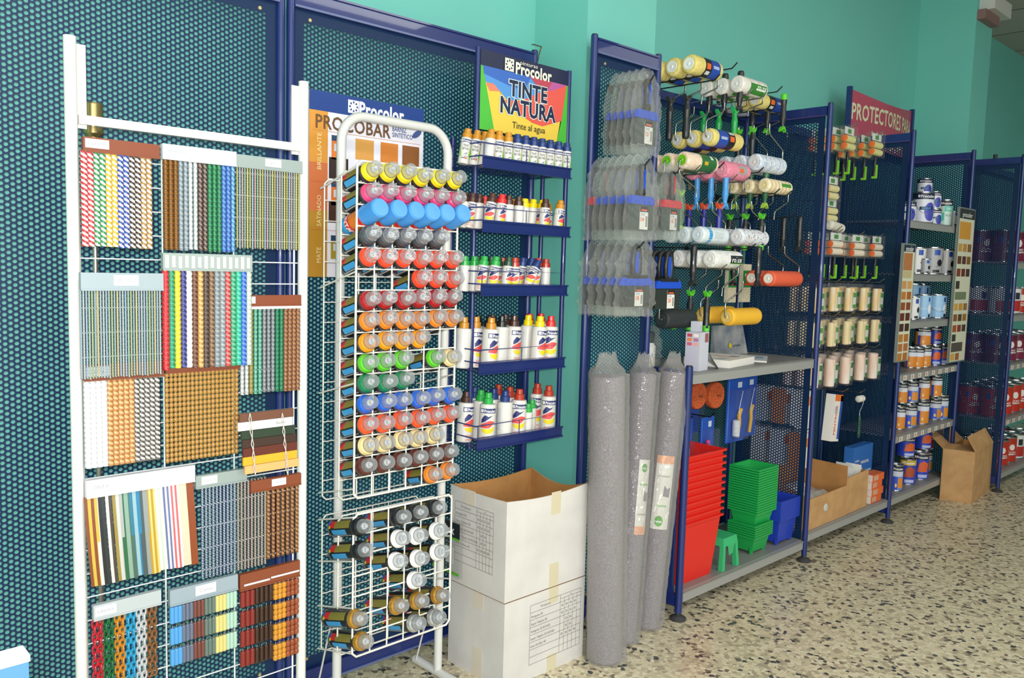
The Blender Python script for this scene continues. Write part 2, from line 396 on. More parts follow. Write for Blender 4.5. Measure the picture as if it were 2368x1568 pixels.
# gondola bays: X0, X1, with shelf heights (top of the front lip)
YF, YB = 1.8, 2.2
def shelf_mb(x0, x1, z, y0, y1, tagstrip=False, lip=.042):
    mb = MB(); g = M('8b8b89', .45, .15); g2 = M('a3a3a1', .4, .15)
    mb.box((x0, y0 + .012, z - .012), (x1, y1, z), g)
    mb.box((x0 + .004, y0, z - lip), (x1 - .004, y0 + .013, z - .002), g2)
    mb.box((x0 + .004, y0 - .003, z - .006), (x1 - .004, y0, z - .002), g)
    mb.box((x0 + .02, y0 + .02, z - .03), (x1 - .02, y0 + .04, z - .012), g)
    if tagstrip:
        for i in range(8):
            xx = x0 + .05 + i * (x1 - x0 - .1) / 7.6
            mb.box((xx, y0 - .005, z - lip + .006), (xx + .045, y0 - .003, z - .01), M('d9d9d6', .5)); mb.box((xx + .008, y0 - .006, z - lip + .012), (xx + .024, y0 - .005, z - .016), M('d98c5a', .6))
    return mb
def gondola(x0, x1, label, shelves, left, right, yf=YF, yb=YB, ztop=2.105, nseg=6, back=True):
    t = thing('shelving_unit', label, 'shelving unit')
    if back:
        perf(t, 'X', yb, x0 + .01, x1 - .01, .1, ztop - .03, nseg, name='back_panel')
        part('top_rail', MB().box((x0, yb - .01, ztop - .045), (x1, yb + .01, ztop - .005), BLUE), t)
        post(t, x0 + .03, yb, .02, ztop, name='rear_post', foot=False); post(t, x1 - .03, yb, .02, ztop, name='rear_post', foot=False)
    for z, k in shelves:
        part('base_shelf' if k == 0 else 'shelf', shelf_mb(x0 + .012, x1 - .012, z, yf, yb - .02 if k < 2 else yb - .06, k == 2), t)
    if right:
        perf(t, 'Y', x1, yf + .02, yb - .015, .09, ztop - .045, nseg, margin=.03, name='side_panel')
        post(t, x1, yf, .028, ztop, name='front_post')
        part('side_rail', MB().box((x1 - .009, yf + .012, ztop - .05), (x1 + .009, yb - .01, ztop - .01), BLUE).box((x1 - .012, yf + .012, ztop - .054), (x1 - .009, yb - .01, ztop - .049), M('4a3f78', .35)), t)
        part('side_rail', MB().box((x1 - .009, yf + .012, .05), (x1 + .009, yb - .01, .095), BLUE), t)
    return t
g1 = gondola(2.655, 3.645, 'first shelving unit with grey shelves, hung with paint rollers above nested trays', [(.102, 0), (.957, 1)], False, True, nseg=12)
mb = MB().box((2.634, YF + .01, .93), (2.652, 1.97, .968), BLUE).box((2.636, YF + .03, .08), (2.65, 1.96, .93), M('1c2f6c', .4)).box((2.634, YF + .01, .05), (2.652, 1.97, .095), BLUE)
part('low_side_panel', mb, g1); post(g1, 2.642, YF, .028, .985, name='low_front_post', r_=.0145)
g2 = gondola(3.655, 4.588, 'second shelving unit hung with mini roller refill packs above cartons', [(.13, 0)], False, True)
g3 = gondola(4.6, 5.5, 'third shelving unit with grey shelves full of paint and varnish tins', [(.13, 0), (.475, 2), (.815, 2), (1.1, 3), (1.36, 3), (1.645, 3)], False, True)
g4 = gondola(5.822, 6.85, 'fourth shelving unit at the right edge of the picture with red tins', [(.12, 0), (.46, 2), (.81, 2), (1.12, 3), (1.45, 3)], False, False, yf=1.62, yb=1.94, ztop=2.1)
perf(g4, 'Y', 5.822, 1.635, 1.925, .09, 2.055, 6, margin=.03, name='side_panel'); post(g4, 5.822, 1.62, .028, 2.1, name='front_post')
part('side_rail', MB().box((5.813, 1.632, 2.05), (5.831, 1.93, 2.09), BLUE).cyl((5.822, 1.78, 2.09), (5.822, 1.78, 2.115), .012, M('202024')), g4); part('side_rail', MB().box((5.813, 1.632, .05), (5.831, 1.93, .095), BLUE), g4)
post(g4, 6.85, 1.62, .028, 2.1, name='front_post')
# red sign above the third unit
t = thing('header_sign', 'red header sign reading protectores para la madera above the third shelving unit', 'sign', (4.7, 2.16, 0))
a, b = oY(1967, 215, 2.16), oY(2107, 272, 2.16)
hx0, hx1 = a.x - 4.7, b.x - 4.7
RED = M('b04a60', .45)
pts = []; n_ = 14; mb = MB()
bow = lambda u: -.05 * math.sin(PI * u)        # the card sags forward in the middle
zt = 2.37; zb = 2.06
V_ = []
for i in range(n_ + 1):
    u = i / n_; V_ += [(hx0 + (hx1 - hx0) * u, bow(u), zb), (hx0 + (hx1 - hx0) * u, bow(u), zt - .035 * math.sin(PI * u))]
mb.add(V_, [[2 * i, 2 * i + 2, 2 * i + 3, 2 * i + 1] for i in range(n_)], RED, True)
mb.add([(x, y + .003, z) for x, y, z in V_], [[2 * i + 1, 2 * i + 3, 2 * i + 2, 2 * i] for i in range(n_)], RED, True)
W_ = hx1 - hx0
sg = lambda zc: (lambda u, v: Vector((hx0 + W_ / 2 + u, bow(min(1, max(0, .5 + u / W_))) - .002, zc + v)))
CREAM = M('d9d6b4', .5)
mb.text('PROTECTORES PARA', CREAM, sg(2.255), .125, .02, W_ * .96); mb.text('LA MADERA', CREAM, sg(2.12), .125, .02, W_ * .5)
part('sign_card', mb, t); 
for xx in (hx0 - .012, hx1 + .012): part('sign_post', MB().box((xx - .012, -.012, 1.95), (xx + .012, .012, 2.38), BLUE), t)

# ---------------------------------------------------------------- white rack with bead curtain samples
RY = 1.85
t = thing('sample_rack', 'tall white metal rack holding colourful bead curtain samples at the far left', 'display rack')
a, b = oY(158, 85, RY), oY(697, 182, RY)
LX, RX = a.x + .002, b.x + .006
for i, (xx, zt, s_) in enumerate(((LX, 1.778, 1), (RX, 1.775, -1))):
    mb = MB(); mb.cyl((xx, RY, 0.012), (xx, RY, zt), .0122, WHITE, n=16)
    part('upright', mb, t)
    part('upright_fin', MB().box((xx + s_ * .011, RY + .002, 1.6), (xx + s_ * .03, RY + .006, zt - .012), WHITE), t)
    part('foot', MB().box((xx - .02, RY - .2, 0), (xx + .02, RY + .16, .012), WHITE), t)
part('cross_bar', MB().box((LX + .012, RY - .012, 1.6075), (RX - .012, RY + .006, 1.6255), WHITE), t)
gw = MB(); wm = M('e6e8ea', .3, .1)
z = 1.545; k = 0
while z > .12:
    gw.tube([(LX, RY + .012, z), (RX, RY + .012, z)], .0016, wm, 6); z -= .0515; k += 1
for u in (.03, .355, .67, .97): gw.tube([(LX + (RX - LX) * u, RY + .015, 1.56), (LX + (RX - LX) * u, RY + .015, .1)], .0021 if .1 < u < .9 else .0026, wm, 6)
part('wire_grid', gw, t)

def rope_mesh(L, r_, pitch, cols, n=12, seg=6, lob=.22, sway=0.0, rnd=0):
    mb = MB(); nz = max(4, int(L / pitch * seg)); rings = []
    for j in range(nz + 1):
        z_ = -L * j / nz; tw = 2 * PI * (-z_) / pitch; sx = sway * math.sin((j / nz) * 2.1 + rnd) * (j / nz)
        rings.append([(sx + r_ * (1 - lob + lob * abs(math.cos((2 * PI * i / n)))) * math.cos(2 * PI * i / n + tw), r_ * (1 - lob + lob * abs(math.cos((2 * PI * i / n)))) * math.sin(2 * PI * i / n + tw), z_) for i in range(n)])
    vs = [v for rg in rings for v in rg]
    for c_i, c in enumerate(cols):
        fs = [[j * n + i, (j + 1) * n + i, (j + 1) * n + (i + 1) % n, j * n + (i + 1) % n] for j in range(nz) for i in range(n) if (((i * 4 + n // 2) // n) % 2 if len(cols) == 2 else 0) == c_i]
        mb.add(vs, fs, c, True)
    return mb
def bead_mesh(L, r_, pitch, mat, n=8, thin=.45):
    mb = MB(); k = int(L / pitch); prof = []
    for i in range(k):
        for u, q in ((0, thin), (.2, .85), (.5, 1), (.8, .85)): prof.append((r_ * q, (i + u) * pitch))
    prof.append((r_ * thin, k * pitch))
    return mb.lathe([(a_, b_) for a_, b_ in prof], mat, (0, 0, 0), (0, 0, -1), n)
def rod_mesh(L, r_, seg, mat, turned=False, n=8):
    mb = MB(); k = max(1, round(L / seg)); s_ = L / k
    for i in range(k):
        z0 = -i * s_ - .006; h = s_ - .011
        pr = [(r_ * .8, 0), (r_, .002), (r_, h - .002), (r_ * .8, h)] if not turned else [(r_ * .75, 0), (r_, .003), (r_ * .95, .011), (r_ * .6, .015), (r_, h * .45), (r_ * .95, h * .6), (r_ * .65, h - .014), (r_, h - .01), (r_ * .95, h - .003), (r_ * .6, h)]
        mb.lathe(pr, mat, (0, 0, z0), (0, 0, -1), n)
        mb.tube([(0, 0, z0 + .007), (.0015, 0, z0 + .003), (0, 0, z0)], .0011, STEEL, 5)
    return mb
def chain_mesh(L, mat):
    mb = MB(); lk = .02; k = int(L / (lk * .72))
    for i in range(k):
        zc = -i * lk * .72 - lk / 2; rot = (i % 2) * PI / 2
        pts = [(.0048 * math.cos(a_) * math.cos(rot), .0048 * math.cos(a_) * math.sin(rot), zc + lk * .5 * math.sin(a_)) for a_ in [q * 2 * PI / 8 for q in range(9)]]
        mb.tube(pts, .0023, mat, 5)
    return mb
def ribbon_mesh(L, w, cols, bend, y=0):
    mb = MB(); k = 8; n = len(cols)
    for i, c in enumerate(cols):
        vs = []
        for j in range(k + 1):
            z_ = -L * j / k; sx = bend * (j / k) ** 2; sy = -.008 * math.sin(PI * j / k)
            vs += [(w * (i / n - .5) + sx, sy, z_), (w * ((i + 1) / n - .5) + sx, sy, z_), (w * ((i + 1) / n - .5) + sx, sy + .0018, z_), (w * (i / n - .5) + sx, sy + .0018, z_)]
        fs = [[4 * j + q, 4 * (j + 1) + q, 4 * (j + 1) + (q + 1) % 4, 4 * j + (q + 1) % 4] for j in range(k) for q in range(4)]
        mb.add(vs, fs, c, False)
    return mb
RG = .35
def C_(h): return M(''.join('%02x' % int(int(h[i:i + 2], 16) * .88) for i in (0, 2, 4)), RG)
def sample(label, hcol, TL, TR, BL, sbot, x0, x1, strands, kind, y=RY - .012, tag_=None, tagpos=.15, hname='header_bar', extra=None, depth=.012, tw=.3):
    """a header bar with strands hanging from it; strands: list of (colours, how many, radius)"""
    a, b, c = oY(*TL, y), oY(*TR, y), oY(*BL, y)
    zt = (a.z + b.z) / 2; h = a.z - c.z; zb = zt - h
    t = thing('bead_curtain_sample', label, 'curtain sample', (a.x, y, zt), group='bead curtain samples on the white rack')
    W = b.x - a.x
    mb = MB().box((0, -depth, -h), (W, 0, 0), hcol); mb.box((0, -depth - .002, -h), (W, -depth, -h + .003), hcol)
    part(hname, mb, t)
    if tag_:
        tb = MB().box((W * tagpos, -depth - .002, -h * .72), (W * (tagpos + tw), -depth - .0006, -h * .12), M('eef0f4', .5))
        tb.text(tag_, M('8a8f98', .6), flat(W * (tagpos + tw / 2), -depth - .0026, -h * .42), h * .3, 0, min(W * tw * .78, .0062 * len(tag_))) if tag_.strip() else None
        part('name_label', tb, t)
    s0 = oY(x0, sbot[0], y).x - a.x; s1 = oY(x1, sbot[1], y).x - a.x
    zl = (oY(x0, sbot[0], y).z + oY(x1, sbot[1], y).z) / 2
    L = zb - zl; tot = sum(n for _, n, _ in strands); i = 0
    for cols, n, r_ in strands:
        for _ in range(n):
            xx = s0 + (s1 - s0) * (i + .5) / tot; i += 1
            Lv = L * (1 - .02 * random.random())
            cs = [C_(c_) for c_ in cols]; kk = (kind, tuple(cols), round(L, 3), r_)
            if kind == 'twist': m_ = lambda: rope_mesh(Lv, r_, .021, cs)
            elif kind == 'thin': m_ = lambda: rope_mesh(Lv, r_, .012, cs, 6, 4, .15)
            elif kind == 'bead': m_ = lambda: bead_mesh(Lv, r_, .0112, cs[0])
            elif kind == 'rod': m_ = lambda: rod_mesh(Lv, r_, .052, cs[0])
            elif kind == 'turned': m_ = lambda: rod_mesh(Lv, r_, .055, cs[0], True)
            elif kind == 'chain': m_ = lambda: chain_mesh(Lv, cs[0])
            elif kind == 'ribbon': m_ = lambda: ribbon_mesh(Lv, r_ * 2, cs, .012)
            elif kind == 'rods': m_ = lambda: rod_mesh(Lv, r_, .052, cs[0])
            if kk not in _MC: mb = m_()
            part('strand', mb if kk not in _MC else MB(), t, (xx, -.006, -h + .002), key=kk)
    if extra: extra(t, W, h)
    return t
BRN, HG, HW = M('7c3e22', .5), M('8d9a98', .4), M('d8d8dc', .5)
W1 = 'f0efe8'
sample('twisted two tone cord curtain sample in red, green, yellow and blue under brown bar', BRN, (188, 315), (364, 337), (188, 350), (575, 577), 188, 350,
       [(('c8323c', W1), 2, .0072), (('2f8f56', W1), 2, .0068), (('e6b81e', W1), 2, .007), (('2c4da8', W1), 2, .0068), (('3d2a24', W1), 2, .0068), (('b0823c', W1), 2, .0066)], 'twist', tag_='Urbion', tagpos=.02)
sample('amber, grey, green and blue glitter cord curtain sample under plain white bar', HW, (371, 334), (541, 351), (371, 370), (585, 583), 376, 541,
       [(('6d4512', '8a5a1a'), 3, .0062), (('7d8c98', 'a7b3ba'), 2, .0055), (('b9c2c6', 'dde2e2'), 2, .005), (('4a3028', '8f8078'), 2, .0055), (('1f6b45', '3b9566'), 3, .0058), (('2e62b4', '6a96dc'), 2, .0058), (('3f86c8', '8cb8e0'), 1, .005)], 'twist', tag_='BERCEO', tagpos=.03, y=RY - .016)
PC = [('849058', 'b8b068'), ('708aa4', 'a8b4bc'), ('a07474', 'b8a8a0'), ('5c8874', 'a0b094'), ('a89c50', 'c0bc88'), ('6c80a4', '98a4bc')]
sample('fine pastel multicolour curtain sample under the upper right grey bar', HG, (541, 355), (694, 376), (541, 385), (580, 580), 543, 690,
       [(PC[(i * 7 + i // 5) % 6], 1, .0025) for i in range(26)], 'thin', tag_='EBRO', tagpos=.42, tw=.24)
sample('white, tan and dark twisted thick cord curtain sample, brown bar behind pastel strands', BRN, (190, 838), (374, 838), (190, 876), (1085, 1066), 196, 368,
       [(('d8dde2', 'f4f4f4'), 4, .0078), (('b5793c', 'ecc490'), 5, .0078), (('56504c', 'e8e6e2'), 5, .0068)], 'twist', tag_='Carrion', tagpos=.02)
sample('fine blue, green and yellow curtain sample under the left grey blue bar', M('93a1a8', .4), (182, 630), (373, 632), (182, 672), (878, 872), 184, 372,
       [((('7890ac', 'a4b4bc'), ('7c9c90', 'a8b8a8'), ('a89c5c', 'c4c098'), ('7492b0', 'a0b2c2'), ('70889c', '98b0b0'), ('8ca0a8', 'b4bcb4'), ('74906c', 'b0b890'))[(i * 5) % 7], 1, .0023) for i in range(30)], 'thin', y=RY - .034, tag_='EBRO AZUL', tagpos=.38)
def strips(t, W, h):
    mb = MB()
    for i in range(14): mb.box((W * (.02 + i * .07), -.0145, -h * (.85 - .05 * (i % 2))), (W * (.055 + i * .07), -.0125, -h * (.12 + .03 * (i % 3))), M('dfe0d8', .6))
    part('colour_labels', mb, t)
sample('golden beaded curtain sample hanging in the middle of the white rack', BRN, (378, 834), (549, 834), (378, 858), (1080, 1053), 380, 549, [(('b88c48',), 18, .0052)], 'bead')
TC = [('c8202c', 'e04a50'), ('1f8a62', '48b088'), ('f0d010', 'f8e258'), ('282a70', '5c5ea8'), ('e8eaf0', 'fbfbfb'), ('5a3020', '8c6250'), ('c09048', 'e8c888'), ('3a2c28', '6c5c54'), ('6a4c34', 'a08468'), ('78848c', 'a8b2b8'), ('7e8a90', 'b4bcc0'), ('c02830', 'e89090'), ('209060', '70c8a0'), ('18a888', '66d8bc'), ('2058c8', '6c98f0'), ('b8c8b8', 'e0e8dc')]
sample('thick rainbow of glossy cords curtain sample, grey bar with many paper strips', M('929e9a', .45), (372, 586), (578, 589), (372, 627), (856, 846), 375, 578,
       [(c_, 1, .0082) for c_ in TC], 'twist', y=RY - .03, extra=strips)
def lip(t, W, h): part('white_edging', MB().box((0, -.014, -h - .006), (W, -.0, -h), HW), t)
sample('grey, sea green and brown curtain sample under brown bar at the right upright', BRN, (572, 682), (691, 682), (572, 708), (912, 906), 552, 690,
       [(('b8bcc0', 'dddddd'), 2, .005), (('8a8040', 'a89a58'), 1, .0055), (('4a9a80', '7ec0a8'), 2, .005), (('70787c', '9aa0a4'), 3, .005), (('156a48', '2c8a62'), 2, .0058), (('7a4a2c', 'b0805c'), 4, .006)], 'twist', tag_=' ', tagpos=0, tw=.1, extra=lip)
# hanging slat blind sample
t = thing('slat_sample', 'sample of stained wooden blind slats tied with grey cords on the rack', 'blind sample', (0, 0, 0))
ys = RY - .045; SLZ = (oY(552, 968, ys).z + oY(676, 951, ys).z) / 2
for i, (c_, py, h) in enumerate((('6b4636', 968, 26), ('f0f0f0', 985, 24), ('2b3a2c', 1008, 22), ('3c2a24', 1031, 22), ('5c2a20', 1052, 22), ('e0a12c', 1072, 24), ('dca468', 1096, 26))):
    xo = (0, -3, 4, 6, 8, 8, 12)[i]
    a, b = oY(552 + xo, py, ys), oY(676 + xo, py - 17, ys); zz = SLZ - .0207 * i
    mb = MB(); w = h / 870
    mb.box((a.x, ys - .006, zz - .0098), (b.x, ys, zz + .0098), M(c_, .35))
    if i == 1: mb.text('Blanco', INK, flat(b.x - .03, ys - .0066, zz), .009)
    part('slat', mb, t)
for px in (577, 652):
    p0 = oY(px, 955, ys - .008); p1 = oY(px + 13, 1098, ys - .008)
    mb = MB()
    for s_ in (-1, 1): mb.tube([(p0.x + (p1.x - p0.x) * k / 10 + s_ * .0028 * (k % 2), ys - .008 - (.0 if k % 2 else .002), p0.z + (p1.z - p0.z) * k / 10) for k in range(11)], .0013, M('b8b4ac', .6), 5)
    part('tie_cord', mb, t)
sample('striped ribbon and tape curtain sample under the long white bar', HW, (195, 1105), (446, 1078), (197, 1146), (1345, 1322), 200, 446,
       [(('8a4a2a', 'd8b84a', '8a4a2a', 'd8b84a'), 1, .0125), (('d8dcdc', '23262c', '2e3238'), 1, .010), (('efe9dc', '4a4440'), 1, .006), (('a08c48', 'cfd0cc', 'b0b4b4'), 1, .010), (('2c6a48', '8fae9e', '4a6e60'), 1, .0125), (('2f7f9e', '9cc0c8', '2c86b4'), 1, .011), (('4c5c60', '98a0a0'), 1, .010),
        (('c09a30', 'e8cf80', 'c09a30', 'e8cf80'), 1, .0095), (('f2f2ee', 'cfe0cc', 'f2f2ee'), 1, .0085), (('6c78a8', 'f0f0f4', '6c78a8', 'f0f0f4'), 1, .0085), (('d86a70', 'f6eeee', 'd86a70', 'f6eeee'), 1, .009), (('ead9c0',), 1, .009), (('964a28',), 1, .008)], 'ribbon', tag_='CINTA', tagpos=.02, tw=.2)
sample('slate blue and taupe fine twisted curtain sample under grey bar with hanging eyes', HG, (448, 1096), (566, 1084), (450, 1126), (1333, 1312), 462, 614,
       [(('4c5c78', 'a8b4c8'), 1, .0032)] * 10 + [(('6c5e56', 'b8aca4'), 1, .0032)] * 9, 'thin', tag_='ZAROCA', tagpos=.1)
sample('tan brown twisted curtain sample under brown bar at lower right of rack', BRN, (575, 1108), (691, 1095), (576, 1135), (1292, 1280), 612, 688,
       [(('6e4422', 'b88450'), 1, .0052)] * 7, 'twist', tag_='JUBERA', tagpos=.4, y=RY - .014, tw=.28)
sample('translucent chain curtain sample in red, green, orange, cyan, clear and brown', M('aab2b6', .4), (212, 1392), (368, 1366), (214, 1427), (1590, 1570), 212, 362,
       [(('c02030',), 2, .006), (('186a38',), 2, .006), (('d08820',), 2, .006), (('28a0d0',), 2, .006), (('c8ccd0',), 2, .006), (('8a5a30',), 2, .006)], 'chain', tag_='KRISAX', tagpos=.02)
sample('marbled tube curtain sample in blue, slate, brown, yellow and white, grey bar', M('8d9ca6', .4), (388, 1357), (545, 1330), (389, 1394), (1536, 1512), 392, 545,
       [(('58a8e8',), 3, .0058), (('6c7890',), 3, .005), (('7c4840',), 3, .005), (('6a8078',), 3, .005), (('e4d888',), 3, .0056), (('b8dcc8',), 3, .005)], 'rod', tag_='Cañas', tagpos=.36)
tt = sample('turned wooden spindle curtain sample in dark red, black, mustard and chestnut', BRN, (550, 1322), (688, 1298), (551, 1360), (1545, 1530), 553, 628,
            [(('8a2e28',), 3, .0068), (('40291f',), 4, .0058)], 'rod', extra=lambda t, W, h: part('price_strips', MB().box((W * .06, -.0145, -h * .72), (W * .48, -.0125, -h * .62), HW).box((W * .5, -.0145, -h * .66), (W * .98, -.0125, -h * .56), HW), t))
hdr_h = .042
a = oY(550, 1322, RY - .012)
zl = (oY(630, 1530, RY - .012).z + oY(688, 1516, RY - .012).z) / 2
for i, c_ in enumerate(['dc9a34'] * 3 + ['a05230'] * 3):
    kk = ('turned', c_); xx = oY(634 + i * 9.6, 1500, RY - .012).x - a.x
    part('strand', rod_mesh(tt.location.z - .042 - zl, .0066, .055, C_(c_), True) if kk not in _MC else MB(), tt, (xx, -.006, -.04), key=kk)
# rolled brass pole standing behind the samples
t = thing('brass_pole', 'brass coloured pole with a socket on top standing behind the curtain samples', 'pole', (oY(215, 280, RY + .06).x, RY + .06, 0))
mb = MB(); mb.cyl((0, 0, 0), (0, 0, 1.56), .0055, M('9a938a', .35, .8), n=12); part('pole_rod', mb, t)
mb = MB(); mb.lathe([(.006, 1.54), (.018, 1.545), (.021, 1.556), (.021, 1.57), (.013, 1.578), (.013, 1.592), (.02, 1.6), (.0195, 1.62), (.0195, 1.64), (.0195, 1.66), (.0185, 1.663), (.016, 1.663), (.015, 1.645)], BRASS, n=24); part('pole_socket', mb, t)
# blurred things on a counter at the lower left corner, close to the camera
a = oY(0, 1520, .8)
_c = oY(66, 1514, .8); cx_, cz_ = _c.x, _c.z
t = thing('display_board', 'pale blue board with white top edge, only its corner visible at lower left', 'board', (cx_, .8, 0))
mb = MB(); mb.box((-.25, .0, .0), (0, .022, cz_ - .006), M('2c5888', .6), {'+z': M('f2f4f6', .5)}); part('board_face', mb, t)
part('top_edge', MB().box((-.25, -.001, cz_ - .006), (.001, .023, cz_), M('b4bac0', .6)), t)

# ---------------------------------------------------------------- varnish poster on the wall panel
YP = 2.176
a, b, c = oY(722, 197, YP), oY(980, 262, YP), oY(706, 640, YP)
PX0, PX1, PZ1, PZ0 = (a.x + c.x) / 2, b.x, (a.z + b.z) / 2, c.z
PW, PH = PX1 - PX0, PZ1 - PZ0
t = thing('poster', 'varnish colour poster headed Procobar on the perforated panel behind spray cans', 'poster', (PX0, YP, PZ0))
NB = M('1d3f86', .35); LAV = M('e3e2ee', .4)
mb = MB().box((0, 0, 0), (PW, .004, PH), LAV)
y_ = -.0006
mb.rect(0, PH * .895, PW, PH, y_, NB)
for z0, z1, c1 in ((.62, .895, 'd8943a'), (.36, .62, 'cc7040'), (.0, .36, 'b8862c')): mb.rect(0, PH * z0, PW * .15, PH * z1, y_, M(c1, .4))
logo(mb, flat(PW * .36, y_ * 2, PH * .945), .038, M('f2f2f2'), NB)
mb.text('Procolor', M('f4f4f4'), flat(PW * .61, y_ * 2, PH * .943), .058, .03, PW * .4)
mb.text('PROCOBAR', M('6c4a2c'), flat(PW * .37, y_ * 2, PH * .84), .055, .02, PW * .64)
mb.text('BARNIZ', M('40508a'), flat(PW * .77, y_ * 2, PH * .862), .022, .01, PW * .13)
mb.text('SINTÉTICO', M('40508a'), flat(PW * .8, y_ * 2, PH * .827), .02, .01, PW * .19)
mb.quad([flat(PW * .935, y_ * 2, PH * .85)(.018 * math.cos(q * PI / 6) - .004 * math.sin(q * PI / 6) * 0, .011 * math.sin(q * PI / 6) + .009 * math.cos(q * PI / 6)) for q in range(12)], M('40548c'))
mb.rect(.01, PH * .79, PW * .97, PH * .7925, y_ * 2, M('c88a50'))
for x_, z_, c1 in ((.38, .66, 'd49a4e'), (.6, .66, 'd07e34'), (.8, .66, '8a5428'), (.16, .54, '33221e'), (.38, .48, 'a0582c'), (.6, .48, '6a3420'), (.8, .48, '5c3226'), (.16, .3, '42281e'), (.38, .3, '9a6a3c')):
    mb.rect(PW * x_, PH * z_, PW * (x_ + .16), PH * (z_ + .115), y_ * 1.5, M(c1, .4))
for z_, c1 in ((.645, 'e07c34'), (.395, 'd8702c'), (.1, 'a8902c')):
    mb.rect(PW * .18, PH * z_, PW * .3, PH * (z_ + .1), y_ * 1.5, M(c1, .4)); mb.rect(PW * .18, PH * (z_ + .1), PW * .3, PH * (z_ + .13), y_ * 1.5, M('2c4260', .4)); mb.rect(PW * .2, PH * (z_ + .045), PW * .28, PH * (z_ + .085), y_ * 2, M('c8d0d4', .4))
up = lambda zc: flat(PW * .08, y_ * 2, PH * zc, (0, 0, 1), (-1, 0, 0))
for w_, zc, tw_ in (('BRILLANTE', .68, .105), ('SATINADO', .36, .09), ('MATE', .12, .045)): mb.text(w_, M('e8d8a0'), up(zc), .02, 0, tw_)
for zc in (.515, .255): mb.rect(.006, PH * zc, PW * .4, PH * zc + .001, y_ * 2, M('b84a3c'))
part('poster_board', mb, t)

# ---------------------------------------------------------------- spray can rack
QY = 2.05
lx, rx = oY(787, 600, QY).x, oY(1031, 600, QY).x
zt = 1.755
t = thing('spray_can_rack', 'white tubular rack with two wire baskets for spray cans', 'display rack')
rr = .0135; R_ = .075
pts = [(lx, QY, .02)] + [(lx, QY, zt - R_)] + [(lx + R_ - R_ * math.cos(k * PI / 16), QY, zt - R_ + R_ * math.sin(k * PI / 16)) for k in range(1, 9)]
pts += [(rx - R_ + R_ * math.sin(k * PI / 16), QY, zt - R_ + R_ * math.cos(k * PI / 16)) for k in range(0, 9)] + [(rx, QY, .02)]
part('arched_frame', MB().tube(pts, rr, WHITE, 16), t)
for xx in (lx, rx): part('foot_tube', MB().tube([(xx, 1.72, .0155), (xx, 2.17, .0155)], .0145, WHITE, 14), t)
for xx in (lx, rx): part('diagonal_brace', MB().tube([(xx - .012, 2.15, .025), (xx - .008, 2.065, .3)], .003, WHITE, 8), t)
WIRE = M('e6e4da', .35)
GY = 1.87; TILT = math.radians(17)
gx0, gx1 = 1.213, 1.553
def basket(z0, z1, name, rows):
    mb = MB(); r1 = .0028
    dz = .2 * math.sin(TILT); dy = .2 * math.cos(TILT)
    by, bz = GY + .075, -.022
    for (yy, oz, xo, rad) in ((GY, 0, 0, .0032), (by, bz, 0, .0026), (2.03, -.04, 0, .0022)):
        q = .012
        A, B, C1, D = (gx0, z0 + oz), (gx1, z0 + oz), (gx1, z1 + oz), (gx0, z1 + oz)
        mb.tube([(A[0], yy, A[1] + q), (A[0] + q, yy, A[1]), (B[0] - q, yy, B[1]), (B[0], yy, B[1] + q), (C1[0], yy, C1[1] - q), (C1[0] - q, yy, C1[1]), (D[0] + q, yy, D[1]), (D[0], yy, D[1] - q), (A[0], yy, A[1] + q)], rad, WIRE, 6)
        for i in range(1, 6): xx = gx0 + (gx1 - gx0) * i / 6; mb.tube([(xx, yy, z0 + oz), (xx, yy, z1 + oz)], rad * .75, WIRE, 6)
        for j in range(1, rows): zz = z0 + (z1 - z0) * j / rows + oz; mb.tube([(gx0, yy, zz), (gx1, yy, zz)], rad * .75, WIRE, 6)
    for u in (.03, .35, .68, .985):
        zz = z0 + (z1 - z0) * u
        for xx in (gx0, gx1): mb.tube([(xx, GY, zz), (xx, 2.05, zz - .05)], .0026, WIRE, 6)
    return part(name, mb, t)
basket(.713, 1.607, 'wire_basket', 16)
basket(.27, .668, 'wire_basket', 7)

BLK = M('2a2a2c', .35)
def can_body(mb, r_, L, kind, ring):
    """spray can standing on z=0, cap upward"""
    if kind == 'blue':
        mb.lathe([(r_ * .93, 0), (r_, .004), (r_, L * .25), (r_, L * .45), (r_, L * .8), (r_, L)], BLK, n=20, mats=[STEEL, M('3a9ad0', .3), M('e03c40', .3), M('e8802c', .3), M('d8342c', .3)])
        for k in range(3): mb.text('PINTA', M('f4f0ea'), wrap(r_ + .0006, L * .32, PI + k * 2.1), .02, .02)
        return
    mb.lathe([(r_ * .93, 0), (r_, .004), (r_, .012), (r_, L * .97), (r_, L)], BLK, n=20, mats=[STEEL, M('9a9a98', .3, .6), M('2b2b2d', .3), M('1d1d1f', .4)])
    for a0 in (PI * .98, PI * .2):
        f_ = wrap(r_ + .0005, 0, a0); W = .02
        def patch(u0, u1, v0, v1, m_):
            n_ = 4
            for i in range(n_):
                q0, q1 = u0 + (u1 - u0) * i / n_, u0 + (u1 - u0) * (i + 1) / n_
                mb.quad([f_(q0, v0), f_(q1, v0), f_(q1, v1), f_(q0, v1)], m_)
        patch(-.022, .0, L * .3, L * .92, M('8a8038', .5)); patch(-.022, -.002, L * .12, L * .34, M('d8302c', .35)); patch(-.022, -.012, L * .05, L * .14, M('2c6cc0', .35))
        patch(-.008, .0, L * .1, L * .16, M('d8d02c', .35)); patch(.004, .02, L * .2, L * .75, M('4aa4e0', .4))
        for k in range(12): patch(.022, .026, L * (.1 + .065 * k), L * (.14 + .065 * k), M('d0d0d0', .5))
